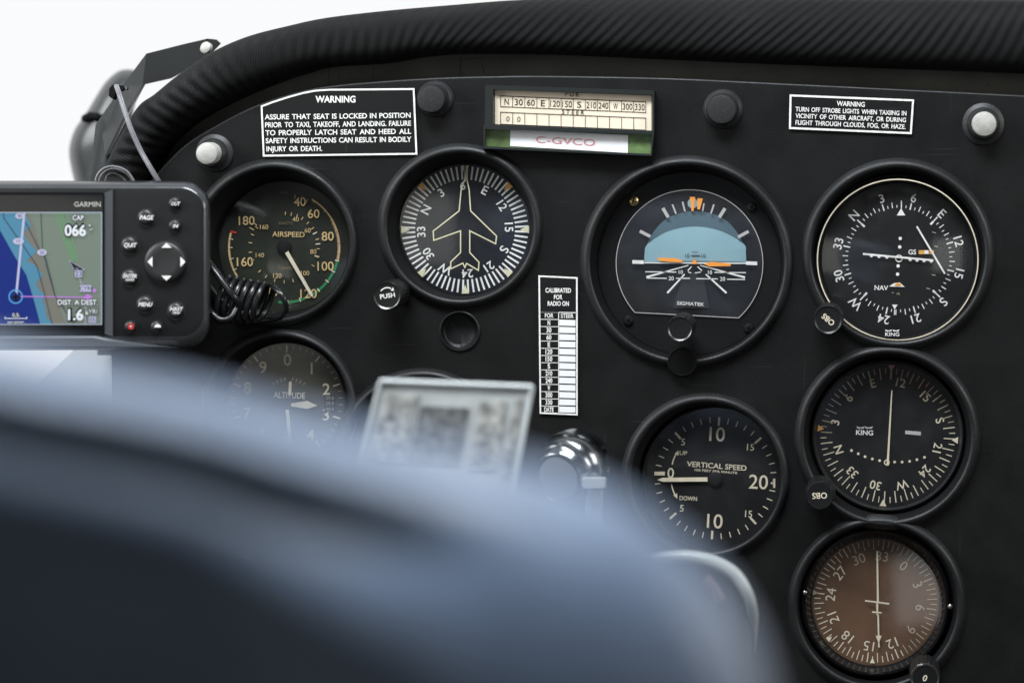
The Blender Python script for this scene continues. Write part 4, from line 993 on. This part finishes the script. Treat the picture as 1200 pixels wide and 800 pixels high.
b = MB(); b.poly([hq(.68, .10), hq(.85, .10), hq(.87, .52), hq(.69, .52)], yh, 'sheetbeige', .0008); b.poly([hq(.9, .08), hq(.955, .08), hq(.955, .6), hq(.9, .6)], yh, 'sheetbeige', .0008); b.build('grey_insert', t)

t = thing('chrome_knob', 'shiny chrome control knob with milky centre above the seat back', 'knob', at(660, 548, -.06))
ax = Vector((-.36, -1, -.22))
o = at(672, 546, -.055)
b = MB(); b.lathe3(o, ax, [(.0015, -.0215), (.009, -.0195), (.0155, -.014), (.0192, -.007), (.0202, -.001), (.0205, .004), (.0185, .0085), (.0175, .0095), (.0172, .012), (.0158, .0132), (.0152, .0155), (.0138, .0165), (.0130, .0150), (.0002, .0145)], 'chrome', n=56); b.build('barrel', t, sharp=40)
b = MB(); b.lathe3(o, ax, [(.0122, .0140), (.0118, .0160), (.009, .0166), (.0002, .0168)], 'lens', n=40); b.build('lens', t)
t = thing('plastic_lever', 'small milky white lever tab right of the chrome knob', 'lever', at(698, 570, -.07))
b = MB(); b.outline_loft([(rrect(683, 559, 710, 572, 3), -.06), (rrect(682, 558, 711, 573, 3), -.075), (rrect(684, 560, 709, 571, 3), -.08)], 'lever', cap0=True, cap1=True); b.build('tab', t)
b = MB(); b.outline_loft([(rrect(687, 571, 706, 640, 4), -.055), (rrect(686, 571, 707, 641, 4), -.068), (rrect(689, 573, 704, 638, 4), -.072)], 'lever', cap0=True, cap1=True); b.build('stem', t)

t = thing('control_yoke', 'dark curved control yoke with a pale horn out of focus beyond the seat back', 'control yoke', at(820, 700, -.12))
yk = -.12
b = MB(); b.tube([at(*p) for p in cat_rom([(690, 672, yk), (730, 660, yk), (770, 653, yk), (805, 651, yk), (835, 657, yk), (860, 671, yk), (875, 692, yk), (882, 714, yk+.004), (883, 735, yk+.012), (878, 790, yk+.03)], 60)], lambda u: .0034*(1-.35*max(0, u-.55)/.45), 'yoke', n=16); b.build('highlight', t)  # pale tube paints the highlight along the dark grip
b = MB(); b.tube([at(*p) for p in cat_rom([(700, 700, yk+.012), (760, 672, yk+.012), (810, 668, yk+.012), (845, 685, yk+.012), (860, 720, yk+.012), (860, 800, yk+.012)], 40)], .011, 'yokedark', n=20); b.build('grip', t)
b = MB(); b.tube([at(828, 676, yk-.001), at(838, 688, yk-.002), at(846, 701, yk-.001)], .0028, 'yokepink', n=12); b.build('pink_highlight', t)  # pink highlight on the yoke, built as a small coloured tube

# ================================================================ seat back in the foreground
ys0 = -.70
EDG = cat_rom([(-1330, 1100), (-1320, 760), (-1230, 520), (-1040, 370), (-740, 318), (-420, 330), (-200, 382), (0, 430), (150, 460), (240, 480), (330, 506), (430, 530), (520, 547), (600, 562), (700, 598), (765, 638), (828, 698), (866, 760), (890, 835), (902, 940), (906, 1100)], 190)
PR = [(.25, .10, .10), (.05, .075, .075), (.018, .050, .050), (.004, .030, .030), (0, .014, .014), (.0006, .004, .005), (.0018, -.0016, .000), (.0036, -.0032, -.003), (.0054, -.0018, -.0052), (.0066, .0060, -.0064), (.0086, .0100, -.0078), (.0104, .0072, -.0088), (.0126, .0024, -.0098), (.0152, -.0018, -.0107), (.0178, -.0039, -.0113), (.0205, -.0044, -.0116), (.025, -.0024, -.0106), (.04, .011, -.0040), (.10, .050, .020), (.20, .13, .075)]
def seat_part(prof, name, par):
    b = MB(); rows = []
    n = len(EDG)
    for d, dyA, dyB in prof:
        P = []
        for i in range(n):
            p = at(*EDG[i], ys0); a = at(*EDG[max(0, i-1)], ys0); c = at(*EDG[min(n-1, i+1)], ys0)
            tg = (c-a).normalized(); nn = Vector((tg.z, 0, -tg.x))      # inward, down from the edge
            w = min(1, max(0, (EDG[i][0]-500)/350)); nn = (nn*(1-.0*w)).normalized()
            g = .94+.06*min(1, max(0, (EDG[i][0]-40)/240))+.8*min(1, max(0, (EDG[i][0]-280)/420)); d0 = .012*g
            dd = d*g if d < .03 else .03*g+(d-.03)
            inn = (Vector((0, 0, -1))*.55+nn*.45).normalized()
            base = p+nn*min(dd, d0)+inn*max(0, dd-d0)
            q = min(1, max(0, (EDG[i][0]-250)/400)); q = q*q*(3-2*q); base.y = ys0+dyA*(1-q)+dyB*q; P.append(base)
        rows.append(b.add(P))
    for r0, r1 in zip(rows, rows[1:]):
        for i in range(n-1): b.face((r0+i, r0+i+1, r1+i+1, r1+i), 'seat')
    return b.build(name, par, sharp=180)
t = thing('seat_back', 'large dark navy seat back blurred in the near foreground', 'seat', at(300, 700, ys0))
seat_part(PR[:11], 'rolled_edge', t); seat_part(PR[10:], 'back_cushion', t)
# ================================================================ light, world, camera
w = bpy.data.worlds.new('World'); SC.world = w; w.use_nodes = True
N = w.node_tree.nodes; L = w.node_tree.links; bg = N['Background']
tc = N.new('ShaderNodeTexCoord'); sx = N.new('ShaderNodeSeparateXYZ'); L.new(tc.outputs['Generated'], sx.inputs[0])
mr = N.new('ShaderNodeMapRange'); mr.interpolation_type = 'SMOOTHSTEP'; mr.inputs['From Min'].default_value = -.12; mr.inputs['From Max'].default_value = .25
L.new(sx.outputs['Y'], mr.inputs['Value'])
mz = N.new('ShaderNodeMapRange'); mz.interpolation_type = 'SMOOTHSTEP'; mz.inputs['From Min'].default_value = -.75; mz.inputs['From Max'].default_value = -.25
L.new(sx.outputs['Z'], mz.inputs['Value'])
ml = N.new('ShaderNodeMath'); ml.operation = 'MULTIPLY'; L.new(mr.outputs[0], ml.inputs[0]); L.new(mz.outputs[0], ml.inputs[1])
mx = N.new('ShaderNodeMix'); mx.data_type = 'RGBA'; mx.inputs['A'].default_value = (.055, .056, .057, 1); mx.inputs['B'].default_value = (.96, .97, .98, 1)
L.new(ml.outputs[0], mx.inputs['Factor']); L.new(mx.outputs['Result'], bg.inputs['Color']); bg.inputs['Strength'].default_value = 1.0

def area(name, loc, target, sx_, sy_, power, col=(1, 1, 1)):
    l = bpy.data.lights.new(name, 'AREA'); l.shape = 'RECTANGLE'; l.size = sx_; l.size_y = sy_; l.energy = power; l.color = col
    o = bpy.data.objects.new(name, l); COL.objects.link(o); o.location = loc
    o.rotation_euler = (Vector(target)-Vector(loc)).to_track_quat('-Z', 'Y').to_euler(); return o
area('left_side_window', (-1.15, -.45, .45), (-.1, 0, 0), .5, .6, 11, (.97, .99, 1))
area('right_side_window', (1.35, -.45, .45), (.15, 0, 0), .5, .6, 7.5, (1, .99, .97))
area('overhead_fill', (-.1, -.70, 1.15), (0, -.35, 0), .9, .35, 34, (.88, .94, 1))  # fill lamp added above to light the seat top and panel

area('rear_left_window', (-1.0, -1.9, -.08), (-.1, 0, 0), .8, .55, 1.5, (1, 1, .92))
area('rear_right_window', (1.0, -1.9, -.05), (.2, 0, -.1), .45, .5, 1.0)

cam = bpy.data.cameras.new('Camera'); co = bpy.data.objects.new('Camera', cam); COL.objects.link(co)
co.location = (CX, CAM_Y, CZ); co.rotation_euler = (PI/2, 0, 0)
cam.sensor_width = 36; cam.lens = 60; cam.shift_x = -CX/.6; cam.shift_y = -CZ/.6
cam.clip_start = .01; cam.clip_end = 100
cam.dof.use_dof = True; cam.dof.focus_distance = 1.0; cam.dof.aperture_fstop = 60/19.5
SC.camera = co
SC.view_settings.view_transform = 'Standard'; SC.view_settings.look = 'None'; SC.view_settings.exposure = 0; SC.view_settings.gamma = 1
SC.render.engine = 'CYCLES'
SC.cycles.use_denoising = True; SC.cycles.denoiser = 'OPENIMAGEDENOISE'; SC.cycles.denoising_input_passes = 'RGB_ALBEDO_NORMAL'; SC.cycles.denoising_prefilter = 'ACCURATE'
SC.cycles.max_bounces = 8; SC.cycles.transparent_max_bounces = 16
